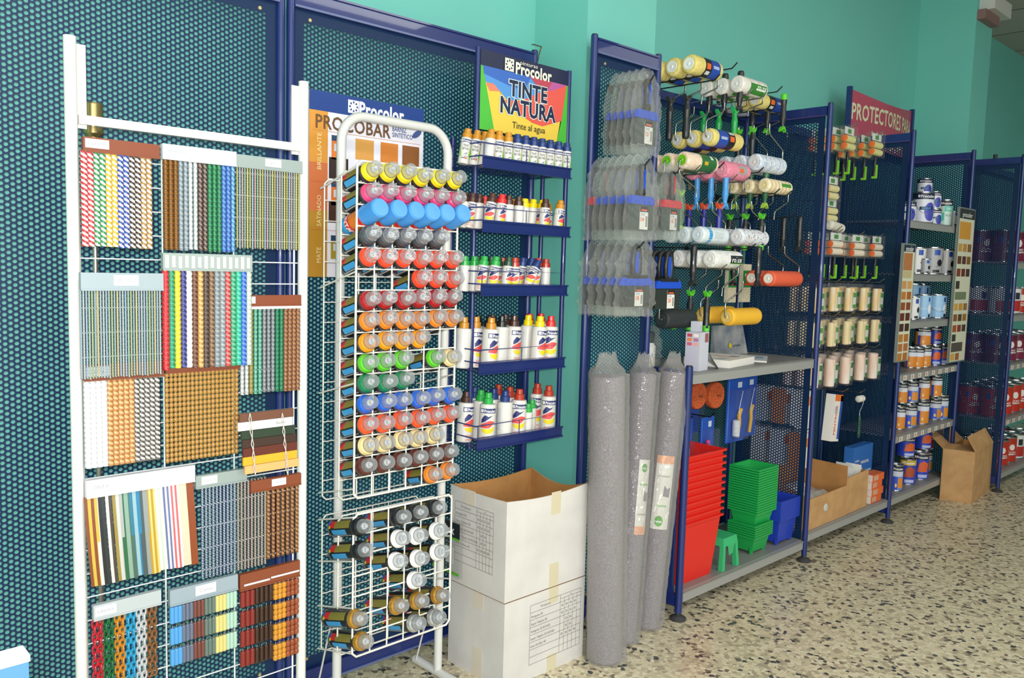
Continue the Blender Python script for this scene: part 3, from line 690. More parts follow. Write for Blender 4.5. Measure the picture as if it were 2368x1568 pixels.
def build_can(kind, ring, rh, L=.1):
    def go():
        t = thing('spray_can', 'x', 'spray can'); r_ = .0255
        mb = MB(); can_body(mb, r_, L, kind, ring); part('can_body', mb, t, key=('cb', kind, L))
        if kind == 'blue':
            mb = MB(); mb.lathe([(.0275, L - .004), (.0282, L + .002), (.0262, L + .058), (.023, L + .0635), (.0, L + .064)], M('4a96e0', .35), n=24)
            part('cap', mb, t, key=('bcap', L))
            return t
        mb = MB(); mb.lathe([(.0262, L - .006), (.0262, L + .002), (.0235, L + .012), (.0185, L + .018)], ring, n=24, mats=[M('3a3a3c', .4), ring, ring])
        part('collar_ring', mb, t, key=('ring', rh, L))
        mb = MB(); mb.lathe([(.0187, L + .014), (.0192, L + .018), (.0182, L + .04), (.0165, L + .0425), (.0, L + .0425)], CAPC, n=24, capa=False)
        mb.lathe([(.0192, L + .0165), (.0197, L + .0165), (.0197, L + .019), (.0192, L + .019)], M('a8a8a8', .2, .8), n=24, capa=False, capb=False)
        cp = part('cap', mb, t, key=('ccap', L))
        part('nozzle', MB().lathe([(.009, L + .016), (.009, L + .026), (.005, L + .028), (.0055, L + .036), (.0, L + .037)], M('c8cacc', .3), n=12), cp, key=('noz', L))
        return t
    return go
RC = {'yellow': 'e6d322', 'pink': 'e4487c', 'dark grey': '4a5056', 'orange red': 'f0492e', 'dark red': 'a81f28', 'orange': 'e8852c', 'amber': 'f59a1c', 'bright green': '5cc42c', 'beige': 'ecd296',
      'dark green': '1f7f52', 'blue': '2564d0', 'red orange': 'f4562c', 'brown': '5a2820', 'black': '303236', 'white': 'f4f4f2', 'gold': 'c9953c', 'silver': 'c2c4c4'}
RMAT = {k: M(v, .28, .55 if k in ('gold', 'silver', 'black') else 0) for k, v in RC.items()}
WR = ['topmost', 'second', 'third', 'fourth', 'fifth', 'sixth', 'seventh', 'eighth', 'ninth', 'tenth', 'eleventh', 'twelfth', 'thirteenth', 'fourteenth', 'fifteenth', 'bottom']
ROWS = [('yellow', '123456'), ('pink', '123456'), ('BLUECAP', '123456'), ('dark grey', '12345'), ('orange red', '123456'), ('orange red', '456'), ('dark red', '123456'), ('orange', '123456'), ('amber', '1234'),
        ('bright green', '1235'), ('dark green', '123'), ('blue', '123456'), ('red orange', '123456'), ('beige', '12345'), ('brown', '123456'), ('orange', '56')]
RX_ = math.pi / 2 - TILT
def put_can(x, z, colour, label, group, y=1.862, L=.1):
    # x, z: where the collar sits, just in front of the front grid
    dv = Vector((0, -math.cos(TILT), math.sin(TILT)))
    loc = Vector((x, y, z)) - dv * L
    jx, jz = random.uniform(-.03, .03), random.uniform(-.02, .02)
    key = ('can', colour, L)
    place(key, build_can('blue', None, 'b', L) if colour == 'BLUECAP' else build_can('std', RMAT[colour], colour, L), label, loc, (RX_ + jz, 0, jx), group)
for j, (colour, cols) in enumerate(ROWS):
    for ch in cols:
        i = int(ch) - 1; c_ = colour
        if j == 9 and i == 3: continue
        x = gx0 + (gx1 - gx0) * (i + .5) / 6; z = 1.607 - (1.607 - .713) * (j + .47) / 16
        nm = ('light blue capped' if c_ == 'BLUECAP' else c_ + ' ringed')
        put_can(x, z, c_, f'{nm} spray can, {ORD[i]} column from left, {WR[j]} row of the upper basket', f'{nm} spray cans in the upper basket')
put_can(gx0 + (gx1 - gx0) * 5.5 / 6, 1.607 - .0559 * 9.47, 'beige', 'beige ringed spray can beside a bright green one at right end of tenth row', 'beige ringed spray cans in the upper basket')
LOW = [(845, 1218, 'black'), (845, 1275, 'black'), (830, 1435, 'gold'), (845, 1485, 'gold'), (930, 1200, 'black'), (970, 1187, 'black'), (1015, 1178, 'black'), (933, 1250, 'white'), (975, 1243, 'white'), (1018, 1232, 'white'),
       (928, 1302, 'white'), (973, 1293, 'white'), (1020, 1280, 'white'), (970, 1345, 'white'), (928, 1405, 'gold'), (975, 1393, 'gold'), (1020, 1378, 'gold'), (968, 1445, 'silver'), (1012, 1432, 'silver')]
LL = ['at top left of', 'second from the top at the left edge of', 'lower left, above the bottom left corner, in', 'at the bottom left corner of', 'left of three together in the top row of', 'middle of three together in the top row of',
      'at the top right corner of', 'left of three in the second row of', 'middle of three in the second row of', 'right of three in the second row of', 'left of three in the third row of', 'middle of three in the third row of', 'right of three in the third row of',
      'standing alone in the fourth row of', 'left of three in the row above the bottom of', 'middle of three in the row above the bottom of', 'right of three in the row above the bottom of', 'left of the two silver ones in', 'right of the two silver ones in']
for (px, py, c_), l_ in zip(LOW, LL):
    p = oY(px - 6, py, 1.85)
    put_can(p.x, p.z, c_, f'{c_} ringed spray can {l_} lower basket', f'{c_} ringed spray cans in the lower basket', L=.135)

# ---------------------------------------------------------------- tint bottle rack
TY = 2.05; TYF = 1.965
tx0, tx1 = 1.772, 2.196
DB = M('1b2a66', .35, 0, .5, coat=.3)
t = thing('bottle_rack', 'blue metal rack of five shelves with Tinte Natura header holding tint bottles', 'display rack')
part('side_post', MB().cyl((tx0, TY, .74), (tx0, TY, 2.03), .0085, DB, n=12), t); part('side_post', MB().cyl((tx1, TY, .74), (tx1, TY, 2.03), .0085, DB, n=12), t)
part('rear_post', MB().cyl((tx0, 2.165, .74), (tx0, 2.165, 1.76), .0085, DB, n=12), t); part('rear_post', MB().cyl((tx1, 2.165, .74), (tx1, 2.165, 1.76), .0085, DB, n=12), t)
SH = []
SX0, SX1 = 1.735, 2.128
for k, (yl, yr, n_) in enumerate(((362, 388, 'topmost'), (510, 525, 'second'), (660, 658, 'third'), (845, 822, 'fourth'), (1020, 983, 'bottom'))):
    xl = (1117, 1117, 1113, 1108, 1103)[k]; xr = (1320, 1318, 1312, 1306, 1300)[k]
    z = (oY(xl, yl, TYF).z + oY(xr, yr, TYF).z) / 2; SH.append(z)
    a, b = oY(xl, yl, TYF), oY(xr, yr, TYF); sx0, sx1 = a.x, b.x
    mb = MB(); mb.box((sx0, TYF, z - .036), (sx1, TYF + .003, z), DB); mb.box((sx0, TYF - .006, z - .004), (sx1, TYF, z), DB); mb.box((sx0, TYF - .006, z - .036), (sx1, TYF, z - .032), DB)
    sf = part('shelf', mb, t)
    w = MB(); zb = z - .026; bx0, bx1 = sx0 + .0, sx1 - .008
    for yy in np.linspace(TYF + .01, 2.16, 6): w.tube([(bx0, yy, zb), (bx1, yy, zb)], .0016, DB, 5)
    for xx in np.linspace(bx0 + .005, bx1 - .005, 4): w.tube([(xx, TYF + .004, zb), (xx, 2.16, zb)], .0018, DB, 5)
    for oz in (.002, .042): w.tube([(bx0, 2.16, z + oz), (bx0, TYF + .008, z + oz - .0), (bx1, TYF + .008, z + oz), (bx1, 2.16, z + oz)], .0017, DB, 6)
    for xx in (bx0 + .01, (bx0 + bx1) / 2, bx1 - .001): w.tube([(xx, TYF + .008, z + .042), (xx, TYF + .008, zb)], .0015, DB, 5)
    part('wire_tray', w, sf)
# header
hz1 = oY(1108, 112, TY).z; hz0 = oY(1105, 298, TY).z; hx0, hx1 = tx0 + .009, tx1 - .009; HWd, HHt = hx1 - hx0, hz1 - hz0
mb = MB().box((0, 0, 0), (HWd, .003, HHt), M('242a48', .4))
fp = lambda pts, m_, k=1: mb.quad([(u * HWd, -.0005 * k, v * HHt) for u, v in pts], m_)
fp([(.16, 0), (.88, 0), (.98, .8), (.02, .8)], M('e8c84c', .45), .5); fp([(0, 0), (.16, 0), (.02, .8), (0, .8)], M('4eb840', .4)); fp([(.88, 0), (1, 0), (1, .8), (.98, .8)], M('4eb840', .4))
fp([(.16, 0), (.88, 0), (.93, .3), (.66, .24), (.58, .2), (.5, .3), (.3, .5), (.2, .52), (.1, .5), (.08, .45)], M('e8c84c', .45))
fp([(.1, .5), (.2, .52), (.3, .4), (.24, .46), (.16, .6), (.08, .62), (.06, .58)], M('ec8468', .45), 2)
fp([(.02, .8), (.055, .6), (.14, .6), (.3, .42), (.5, .5), (.62, .56), (.98, .8)], M('5494d8', .45), 2.5)
fp([(.02, .8), (.035, .7), (.3, .62), (.48, .6), (.55, .8)], M('3c68bc', .45), 3)
fp([(.25, .42), (.4, .3), (.58, .2), (.7, .18), (.93, .3), (.98, .8), (.86, .74), (.7, .66), (.6, .58), (.45, .46)], M('e25c50', .45), 3.5)
fp([(.53, .8), (.66, .66), (.8, .68), (.98, .8)], M('b85a9c', .45), 4); fp([(.53, .8), (.64, .68), (.74, .66), (.8, .8)], M('b84858', .45), 5)
DKN = M('232a48', .4); PAL = M('dcefec', .4)
fh = lambda u, v, k: flat(u * HWd, -.0005 * k, v * HHt)
def outl(mb, txt, u, v, h, w):
    """dark letters in front of the same letters repeated a little aside, so that a pale rim shows"""
    for k in range(8): mb.text(txt, PAL, fh(u + .007 * math.cos(k * PI / 4), v + .011 * math.sin(k * PI / 4), 6 + .1 * k), h, .035, w * HWd)
    mb.text(txt, DKN, fh(u, v, 9), h, .035, w * HWd)
for txt, u, v, h, w in (('TINTE', .52, .6, .07, .44), ('NATURA', .53, .365, .07, .64)):
    outl(mb, txt, u, v, h, w)
mb.text('Tinte al agua', M('3a3a2c'), fh(.54, .13, 6), .03, .005, .38 * HWd)
cr = M('e8ead8', .4)
logo(mb, lambda u, v: fh(.3, .885, 6)(u, v), .04, cr, DKN)
mb.text('Procolor', cr, fh(.58, .87, 6), .052, .035, .42 * HWd); mb.text('pinturas', cr, fh(.52, .95, 6), .017, .0, .2 * HWd)
part('header_card', mb, t, (hx0, TY - .004, hz0))

def bottle_label(mb, r_, z0, h, natura, turn):
    """label on the bottle's front (towards -Y turned by TURN)"""
    f_ = wrap(r_ + .0004, z0, -PI / 2 + turn); g_ = wrap(r_ + .0009, z0, -PI / 2 + turn)
    def patch(u0, u1, v0, v1, m_, fn=f_):
        for i in range(10):
            q0, q1 = u0 + (u1 - u0) * i / 10, u0 + (u1 - u0) * (i + 1) / 10
            mb.quad([fn(q0, v0), fn(q1, v0), fn(q1, v1), fn(q0, v1)], m_)
    W = r_ * 1.15
    RD, YL, BL = M('e4504c', .45), M('e6cf1e', .45), M('28306c', .45)
    patch(-W, W, h * .8, h * .93, BL)
    lg = lambda u, v: g_(-W * .75 + u, h * .865 + v)
    s = h * .045; mb.quad([lg(-s, -s), lg(s, -s), lg(s, s), lg(-s, s)], M('e8e8e8', .4))
    mb.text('Procolor', M('f0f0f0'), lambda u, v: g_(W * .18 + u, h * .865 + v), h * .12, .03, W * 1.35)
    if natura:
        GR = M('8ac83c', .45); k = .2
        for s_ in (-1, 1):
            mb.quad([f_(s_ * W * 1.0, h * .1), f_(s_ * W * .45, h * .1), f_(s_ * W * .75, h * .45), f_(s_ * W * .95, h * .78), f_(s_ * W * 1.0, h * .78)], GR)
        mb.text('TINTE', INK, lambda u, v: g_(u, h * .66 + v), h * .13, .01, W * .8); mb.text('NATURA', INK, lambda u, v: g_(u, h * .53 + v), h * .13, .01, W * 1.1)
        mb.quad([g_(-W * .5, h * .12), g_(-.0, h * .12), g_(W * .4, h * .38), g_(0, h * .33)], BL); mb.quad([g_(0, h * .1), g_(W * .4, h * .1), g_(W * .4, h * .24)], RD)
    else:
        poly_on(mb, g_, [(u * W, h * v) for u, v in ((-.8, .52), (-.3, .58), (.5, .74), (.0, .7), (-.4, .76), (-.8, .62))], BL)
        poly_on(mb, g_, [(u * W, h * v) for u, v in ((-.9, .4), (.1, .38), (.85, .56), (.1, .6), (-.3, .55), (-.9, .47))], RD)
        poly_on(mb, g_, [(u * W, h * v) for u, v in ((-.7, .28), (0, .22), (.7, .3), (.8, .42), (.1, .365), (-.8, .36))], YL)
        mb.text('tinte', RD, lambda u, v: g_(-W * .2 + u, h * .14 + v), h * .12, .0, W * .8); mb.text('universal', RD, lambda u, v: g_(u, h * .04 + v), h * .1, .0, W * 1.3)
    b_ = wrap(r_ + .0004, z0, -PI / 2 + turn + PI * .8)
    for v in np.arange(.25, .85, .045): patch(-W * .6, W * .5, h * v, h * (v + .022), M('b9c0cc', .5), b_)
CAPS = {'ochre': 'c98a24', 'navy': '233a78', 'brown': '4a2c22', 'red': 'e22c2c', 'yellow': 'f2d800', 'green': '2ea64a', 'dark green': '234c3a', 'rust': 'b23a26', 'black': '1f2022'}
PLW = M('dad8d3', .35, 0, .5, coat=.15)
def build_bottle(size, cap, style):
    def go():
        t = thing('tint_bottle', 'x', 'bottle'); cm = M(CAPS[cap], .3, 0, .5, coat=.2)
        if size == 'small': r_, hb, hc, rc = .0172, .082, .03, .0155
        else: r_, hb, hc, rc = .0262, .128, .037, .0165
        mb = MB(); mb.lathe([(r_ * .92, 0), (r_, .004), (r_, hb - (.002 if size == 'small' else .008)), (r_ * .94, hb), (rc * .95, hb + .0015)], PLW, n=24)
        if style != 'back': bottle_label(mb, r_, .006, hb * .92, style == 'natura', -.6 if style != 'side' else .15)
        else: bottle_label(mb, r_, .006, hb * .92, False, 2.0)
        part('bottle_body', mb, t, key=('bb', size, style))
        mb = MB(); mb.lathe([(rc, hb), (rc, hb + hc * .5), (rc * .93, hb + hc * .53), (rc * .74, hb + hc * .56), (rc * .7, hb + hc * .97), (rc * .62, hb + hc), (0, hb + hc)], cm, n=20)
        part('cap', mb, t, key=('bc', size, cap))
        return t
    return go
# (pixel of the cap's top, depth row 0 front..2 rear, size, cap, style, lean in degrees)
YR = (1.992, 2.045, 2.1); YRb = (2.0, 2.06, 2.12)
BOT = [[(1083, 290, 1, 'ochre', 'natura', 10), (1105, 300, 1, 'ochre', 'natura', 9), (1118, 300, 1, 'ochre', 'back', 8), (1137, 305, 0, 'ochre', 'back', 7), (1155, 310, 0, 'ochre', 'natura', 3), (1176, 315, 0, 'ochre', 'natura', 2)]
       + [(1197 + i * 19, 318 + i * 3.5, 0, 'navy', 'natura', 2) for i in range(7)]
       + [(1190 + i * 20, 312 + i * 4, 1, 'navy', 'natura', 1) for i in range(5)],
       [(1076, 440, 1, 'brown', 'back', 9), (1090, 443, 1, 'brown', 'std', 8), (1108, 445, 1, 'brown', 'back', 5), (1122, 448, 2, 'red', 'std', 3), (1140, 452, 0, 'brown', 'std', 12), (1162, 452, 0, 'red', 'side', 7), (1177, 456, 0, 'brown', 'back', 1), (1200, 457, 0, 'brown', 'back', 0),
        (1135, 446, 2, 'red', 'std', 2), (1184, 449, 2, 'ochre', 'std', 3), (1199, 449, 2, 'yellow', 'std', 2), (1215, 453, 1, 'yellow', 'back', 4), (1231, 458, 1, 'yellow', 'back', 7), (1250, 462, 1, 'ochre', 'std', 3), (1246, 462, 1, 'yellow', 'std', 12), (1262, 464, 0, 'brown', 'side', 4), (1268, 462, 2, 'ochre', 'std', 1), (1297, 470, 0, 'ochre', 'side', 8),
        (1218, 451, 2, 'ochre', 'std', 2), (1130, 441, 2, 'brown', 'std', 0)],
       [(1064, 580, 2, 'green', 'back', 5), (1076, 580, 1, 'green', 'back', 2), (1098, 587, 1, 'green', 'back', 2), (1105, 580, 2, 'dark green', 'std', 3), (1121, 595, 0, 'green', 'std', 10), (1120, 586, 1, 'dark green', 'std', 6), (1135, 591, 1, 'dark green', 'std', 4), (1150, 594, 1, 'dark green', 'std', 3), (1148, 603, 0, 'green', 'std', 10),
        (1120, 577, 2, 'rust', 'std', 2), (1140, 581, 2, 'rust', 'std', 2), (1163, 588, 2, 'rust', 'std', 1), (1177, 604, 0, 'dark green', 'side', 7), (1191, 602, 0, 'rust', 'std', 1), (1178, 587, 2, 'navy', 'std', 2), (1200, 583, 2, 'navy', 'std', 3), (1195, 580, 2, 'rust', 'std', 0), (1210, 597, 1, 'navy', 'std', 8), (1224, 592, 1, 'navy', 'std', 12),
        (1245, 612, 0, 'navy', 'std', 32), (1245, 592, 1, 'rust', 'std', 10), (1263, 596, 1, 'rust', 'back', 1), (1212, 583, 2, 'rust', 'std', 1)],
       [(1075, 703, 1, 'ochre', 'back', 3), (1101, 713, 1, 'ochre', 'side', 2), (1107, 700, 2, 'black', 'back', 1), (1133, 709, 1, 'black', 'back', 1), (1140, 700, 2, 'brown', 'back', 1), (1137, 728, 0, 'ochre', 'side', 3), (1152, 720, 1, 'black', 'back', 2), (1170, 709, 2, 'brown', 'back', 1), (1190, 719, 1, 'brown', 'side', 2),
        (1226, 705, 2, 'red', 'back', 2), (1223, 718, 1, 'yellow', 'back', 3), (1252, 714, 2, 'red', 'back', 1), (1250, 728, 0, 'yellow', 'side', 4), (1275, 724, 0, 'red', 'std', 2)],
       [(1080, 880, 1, 'brown', 'side', 3), (1099, 868, 2, 'navy', 'back', 1), (1113, 892, 1, 'green', 'back', 2), (1130, 905, 0, 'green', 'std', 2), (1143, 884, 1, 'navy', 'back', 1), (1154, 872, 2, 'rust', 'back', 1), (1169, 898, 0, 'navy', 'back', 1), (1180, 884, 1, 'rust', 'back', 1), (1202, 896, 0, 'rust', 'std', 2), (1244, 877, 1, 'rust', 'std', 2), (1270, 888, 0, 'rust', 'std', 1)]]
RN = ['topmost', 'second', 'third', 'fourth', 'bottom']
for k, row in enumerate(BOT):
    size = 'small' if k < 3 else 'big'; H_ = .112 if size == 'small' else .165
    cnt = {}
    row = sorted(row, key=lambda b_: (b_[2], b_[0])); taken = []
    for (px, py, dep, cap, style, lean) in row:
        y = (YR if size == 'small' else YRb)[dep]; p = oY(px, py, y); ln = math.radians(lean)
        x = p.x - H_ * math.sin(ln); rr_ = .0345 if size == 'small' else .0535
        for (qx, qy, ql) in taken:      # keep neighbours in one row from running into each other
            if abs(qy - y) < .02 and 0 <= x - qx < rr_: x = qx + rr_
        taken.append((x, y, ln))
        n_ = cnt.get((cap, dep), 0); cnt[(cap, dep)] = n_ + 1
        dn = ('front', 'middle', 'back')[dep]
        o = place(('bot', size, cap, style), build_bottle(size, cap, style), f'{"small" if size == "small" else "large"} {cap} capped tint bottle, {ORD[n_]} such in {dn} line on {RN[k]} rack shelf',
                  (x, y, SH[k] - .0242 + (abs(math.sin(ln)) * .017)), (0, ln, 0), f'{cap} capped tint bottles on the {RN[k]} rack shelf')
for q, (px, py, y) in enumerate(((1220, 940, 2.0), (1229, 934, 2.05))):
    p = oY(px, py, y)
    place(('bot', 'small', 'green', 'back'), build_bottle('small', 'green', 'back'), f'small green capped tint bottle {("in front of", "behind")[q]} its twin on the bottom rack shelf', (p.x, y, SH[4] - .024), (0, .03, 0), 'small green capped bottles on the bottom rack shelf')

# ---------------------------------------------------------------- two white cartons
CW = mottled('white_carton_board', 'cdc9c5', 'd6d3cf', 9, .65)
BX0, BX1, BY0, BY1 = 1.752, 2.131, 1.838, 2.112
def table(mb, fn, W, H, m_, rows, first):
    """ruled table: fn(u, v) with v up, origin at its lower left"""
    lw = .0012
    def ln(u0, v0, u1, v1):
        if abs(u1 - u0) > abs(v1 - v0): mb.quad([fn(u0, v0 - lw / 2), fn(u1, v0 - lw / 2), fn(u1, v0 + lw / 2), fn(u0, v0 + lw / 2)], m_)
        else: mb.quad([fn(u0 - lw / 2, v0), fn(u0 + lw / 2, v0), fn(u0 + lw / 2, v1), fn(u0 - lw / 2, v1)], m_)
    n = len(rows) + 1; c0 = W * .58
    for i in range(n + 1): ln(0, H * i / n, W, H * i / n)
    ln(c0, H * (1 - .5 / n), W, H * (1 - .5 / n))
    for u in (0, c0, W): ln(u, 0, u, H)
    for i in range(1, 5): ln(c0 + (W - c0) * i / 5, 0, c0 + (W - c0) * i / 5, H * (1 - .5 / n))
    hr = H / n
    mb.text(first, m_, lambda u, v: fn(c0 / 2 + u, H - hr * .5 + v), hr * .5, .0); mb.text('cm.', m_, lambda u, v: fn((c0 + W) / 2 + u, H - hr * .24 + v), hr * .34, 0)
    for i, (nm, vals) in enumerate(rows):
        if nm: mb.text(nm, m_, lambda u, v, i=i: fn(.004 + u, H - hr * (i + 1.55) + v), hr * .46, 0, None, 'L')
        for j, v_ in enumerate(vals):
            if v_: mb.text(v_, m_, lambda u, v, i=i, j=j: fn(c0 + (W - c0) * (j + .5) / 5 + u, H - hr * (i + 1.5) + v), hr * .48, 0)
RWS = [('Antigota 50', ('45', '30', '30', '30', '')), ('Super Felpón 50', ('45', '30', '30', '30', '')), ('Antigota 50 ROND', ('', '30', '30', '', '')), ('Super Felpón 50 ROND', ('', '30', '30', '', '')), ('Lana Acrilica 40', ('50', '38', '38', '38', '')), ('', ('',) * 5), ('', ('',) * 5)]
INKB = M('6c6865', .7); TAPE = M('cfc6aa', .35)
t = thing('cardboard_box', 'closed white carton on the floor printed with a product table, under the open one', 'box', (BX0, BY0, 0))
w, dpt, h = BX1 - BX0, BY1 - BY0, .288
part('box_body', MB().box((0, 0, 0), (w, dpt, h), CW), t)
part('brown_top_edge', MB().box((-.0008, -.0008, h - .0016), (w + .0008, dpt, h + .0003), M('8a6c50', .8)), t)
mb = MB(); table(mb, lambda u, v: Vector((.115 + u, -.0006, .05 + v)), .245, .2, INKB, RWS, 'Producto'); part('printed_table', mb, t)
part('packing_tape', MB().box((.2, -.0006, h - .055), (.245, .0, h), TAPE), t); part('packing_tape', MB().box((.2, -.0006, 0), (.245, 0, .055), TAPE), t)
part('packing_tape', MB().box((-.0006, .1, h - .055), (0, .15, h), M('d8cdbd', .4)), t); part('packing_tape', MB().box((-.0006, .1, 0), (0, .15, .1), M('d8cdbd', .4)), t)
t = thing('cardboard_box', 'open white carton with brown inside stacked on the closed white carton', 'box', (BX0 - .004, BY0 - .002, .2905))
h = .325; th = .005
def bowl(u): return -.03 * math.sin(PI * u)
mb = MB(); N_ = 14
def wall_(p0, p1, inn, dip):
    for i in range(N_):
        u0, u1 = i / N_, (i + 1) / N_
        a = Vector(p0).lerp(Vector(p1), u0); b = Vector(p0).lerp(Vector(p1), u1); n_ = Vector(inn)
        za, zb_ = h + dip * math.sin(PI * u0), h + dip * math.sin(PI * u1)
        A0, B0, A1, B1 = a, b, a + Vector((0, 0, za)), b + Vector((0, 0, zb_))
        mb.quad([A0, B0, B1, A1], CW); mb.quad([B0 + n_, A0 + n_, A1 + n_, B1 + n_], CARDIN); mb.quad([A1, B1, B1 + n_, A1 + n_], CARD)
wall_((0, 0, 0), (w, 0, 0), (0, th, 0), -.012); wall_((w, 0, 0), (w, dpt, 0), (-th, 0, 0), -.03); wall_((w, dpt, 0), (0, dpt, 0), (0, -th, 0), -.012); wall_((0, dpt, 0), (0, 0, 0), (th, 0, 0), -.004)
mb.box((th, th, .0005), (w - th, dpt - th, .005), CARDIN, {'-z': CW})
part('box_body', mb, t)
mb = MB(); table(mb, lambda u, v: Vector((-.0006, dpt - .025 - u, .075 + v)), .19, .2, INKB, RWS, 'Producto'); part('printed_table', mb, t)
part('packing_tape', MB().box((.2, -.0006, h - .08), (.245, 0, h - .004), TAPE), t); part('packing_tape', MB().box((.2, -.0006, 0), (.245, 0, .08), TAPE), t)
part('packing_tape', MB().box((-.0006, .15, h - .05), (0, .2, h), M('d8cdbd', .4)), t)
# roller refill bag hanging between rack and carton
t = thing('refill_bag', 'clear refill bag with black and green band against the left side of the carton', 'refill bag', (BX0 - .02, 2.1, .36))
mb = MB().box((-.008, -.07, -.045), (.006, .07, .14), SHRINK); part('bag', mb, t)
mb = MB().box((-.0095, -.07, .09), (-.0085, .07, .14), M('23282a', .4)).box((-.0097, -.07, .083), (-.0085, .07, .09), M('5cb02c', .4)).box((-.0097, -.07, -.035), (-.0085, .07, -.026), M('5cb02c', .4)).box((-.0095, -.04, .0), (-.0085, .0, .055), M('b9bcbc', .5))
mb.text('rolux', M('f0f0f0'), flat(-.0105, 0, .115, (0, -1, 0)), .04, .02); part('printed_band', mb, t)

# ---------------------------------------------------------------- three felt rolls in clear sleeves
FELT = mottled('grey_recycled_felt', '78717a', 'a39ca6', 220, .95, (1, 1, 1), .3, .3, .7, 6, '8c848c')
def felt_roll(base, top, r_, label, lab=None, flip=False):
    base, top = Vector(base), Vector(top); ax = top - base; L = ax.length; q = Vector((0, 0, 1)).rotation_difference(ax)
    t = thing('felt_roll', label, 'felt roll', base, group='felt rolls in clear sleeves'); t.rotation_mode = 'QUATERNION'; t.rotation_quaternion = q
    mb = MB(); mb.lathe([(r_ * .9, .004), (r_, .012), (r_, L - .01), (r_ * .9, L - .004), (r_ * .2, L - .004)], FELT, n=32); part('felt', mb, t)
    rng = random.Random(label); n = 40; mb = MB(); zs = [0.001] + [L * k / 46 for k in range(1, 46)] + [L + .004]
    rings = []
    for j, z in enumerate(zs):
        ph = [rng.uniform(-1, 1) for _ in range(n)]
        rings.append([(Vector((math.cos(2 * PI * i / n), math.sin(2 * PI * i / n), 0)) * (r_ + .0035 + .0016 * ph[i] + (.012 if i in (n - 6, n - 7) else 0))) + Vector((0, 0, z)) for i in range(n)])
    for k, (dz, s_, w_) in enumerate(((.012, .8, 1.1), (.022, .45, 1.25), (.04, .2, 1.3), (.07, .14, 1.25))):
        rings.append([Vector((math.cos(2 * PI * i / n) * r_ * (.35 + .7 * w_ * (1 - k * .2)), math.sin(2 * PI * i / n) * r_ * s_, L + dz + rng.uniform(-.008, .008) + (.008 * (i % 7 == 0)) * k / 3)) for i in range(n)])
    vs = [v for rg in rings for v in rg]
    mb.add(vs, [[j * n + i, j * n + (i + 1) % n, (j + 1) * n + (i + 1) % n, (j + 1) * n + i] for j in range(len(rings) - 1) for i in range(n)], SLEEVE, True)
    part('clear_sleeve', mb, t)
    if lab:
        z0, z1, a0, w = lab; mb = MB(); m1 = M('eceae4', .5); f_ = wrap(r_ + .0025, 0, a0)
        def patch(u0, u1, v0, v1, m_):
            for i in range(6):
                q0, q1 = u0 + (u1 - u0) * i / 6, u0 + (u1 - u0) * (i + 1) / 6
                mb.quad([f_(q0, v0), f_(q1, v0), f_(q1, v1), f_(q0, v1)], m_)
        patch(-w / 2, w / 2, z0, z1, m1); g_ = wrap(r_ + .0029, 0, a0); sgn = -1 if flip else 1; zc = (z0 + z1) / 2; hh = (z1 - z0) / 2
        f_ = g_
        if not flip: patch(-w / 2, w / 2, z0, z0 + .03, M('f0b08c', .5))
        else: patch(-w / 2, w / 2, z1 - .03, z1, M('f0b08c', .5))
        GR = M('5aa83c', .5); cz = zc + sgn * hh * .78; k = w * .24
        poly_on(mb, g_, [(-w * .08 + k * math.cos(q_ * PI / 8), cz + k * 1.2 * math.sin(q_ * PI / 8)) for q_ in range(16)], GR)
        g3_ = wrap(r_ + .0033, 0, a0); mb.text('rolux', M('f4f4f4'), lambda u, v: g3_(-w * .08 + u, cz + v), .014, .01)
        mb.text('manta', GR, lambda u, v: g3_(u, zc + sgn * hh * .35 + v), .016, 0); mb.text('protectora', M('6c7468'), lambda u, v: g3_(u, zc - sgn * hh * .45 + v), .01, 0)
        poly_on(mb, g3_, [(u * w, zc + v * hh) for u, v in ((.0, -.1), (.35, -.12), (.4, .15), (.2, .1), (.05, .2))], M('8c8890', .6))
        part('paper_label', mb, t)
    return t
def top_at(px, py, Y): return oY(px, py, Y)
felt_roll((2.17, 1.77, 0), top_at(1404, 866, 1.785), .06, 'wide felt roll in clear sleeve leaning beside the cartons, leftmost of three')
felt_roll((2.325, 1.82, 0), top_at(1487, 862, 1.9), .05, 'middle felt roll in clear sleeve with paper label, peach patch at its foot', (.39, .66, -1.72, .055))
felt_roll((2.49, 1.84, 0), top_at(1556, 858, 1.858), .05, 'rightmost felt roll in clear sleeve beside the low blue post, label peach at top', (.38, .655, -2.3, .07), True)

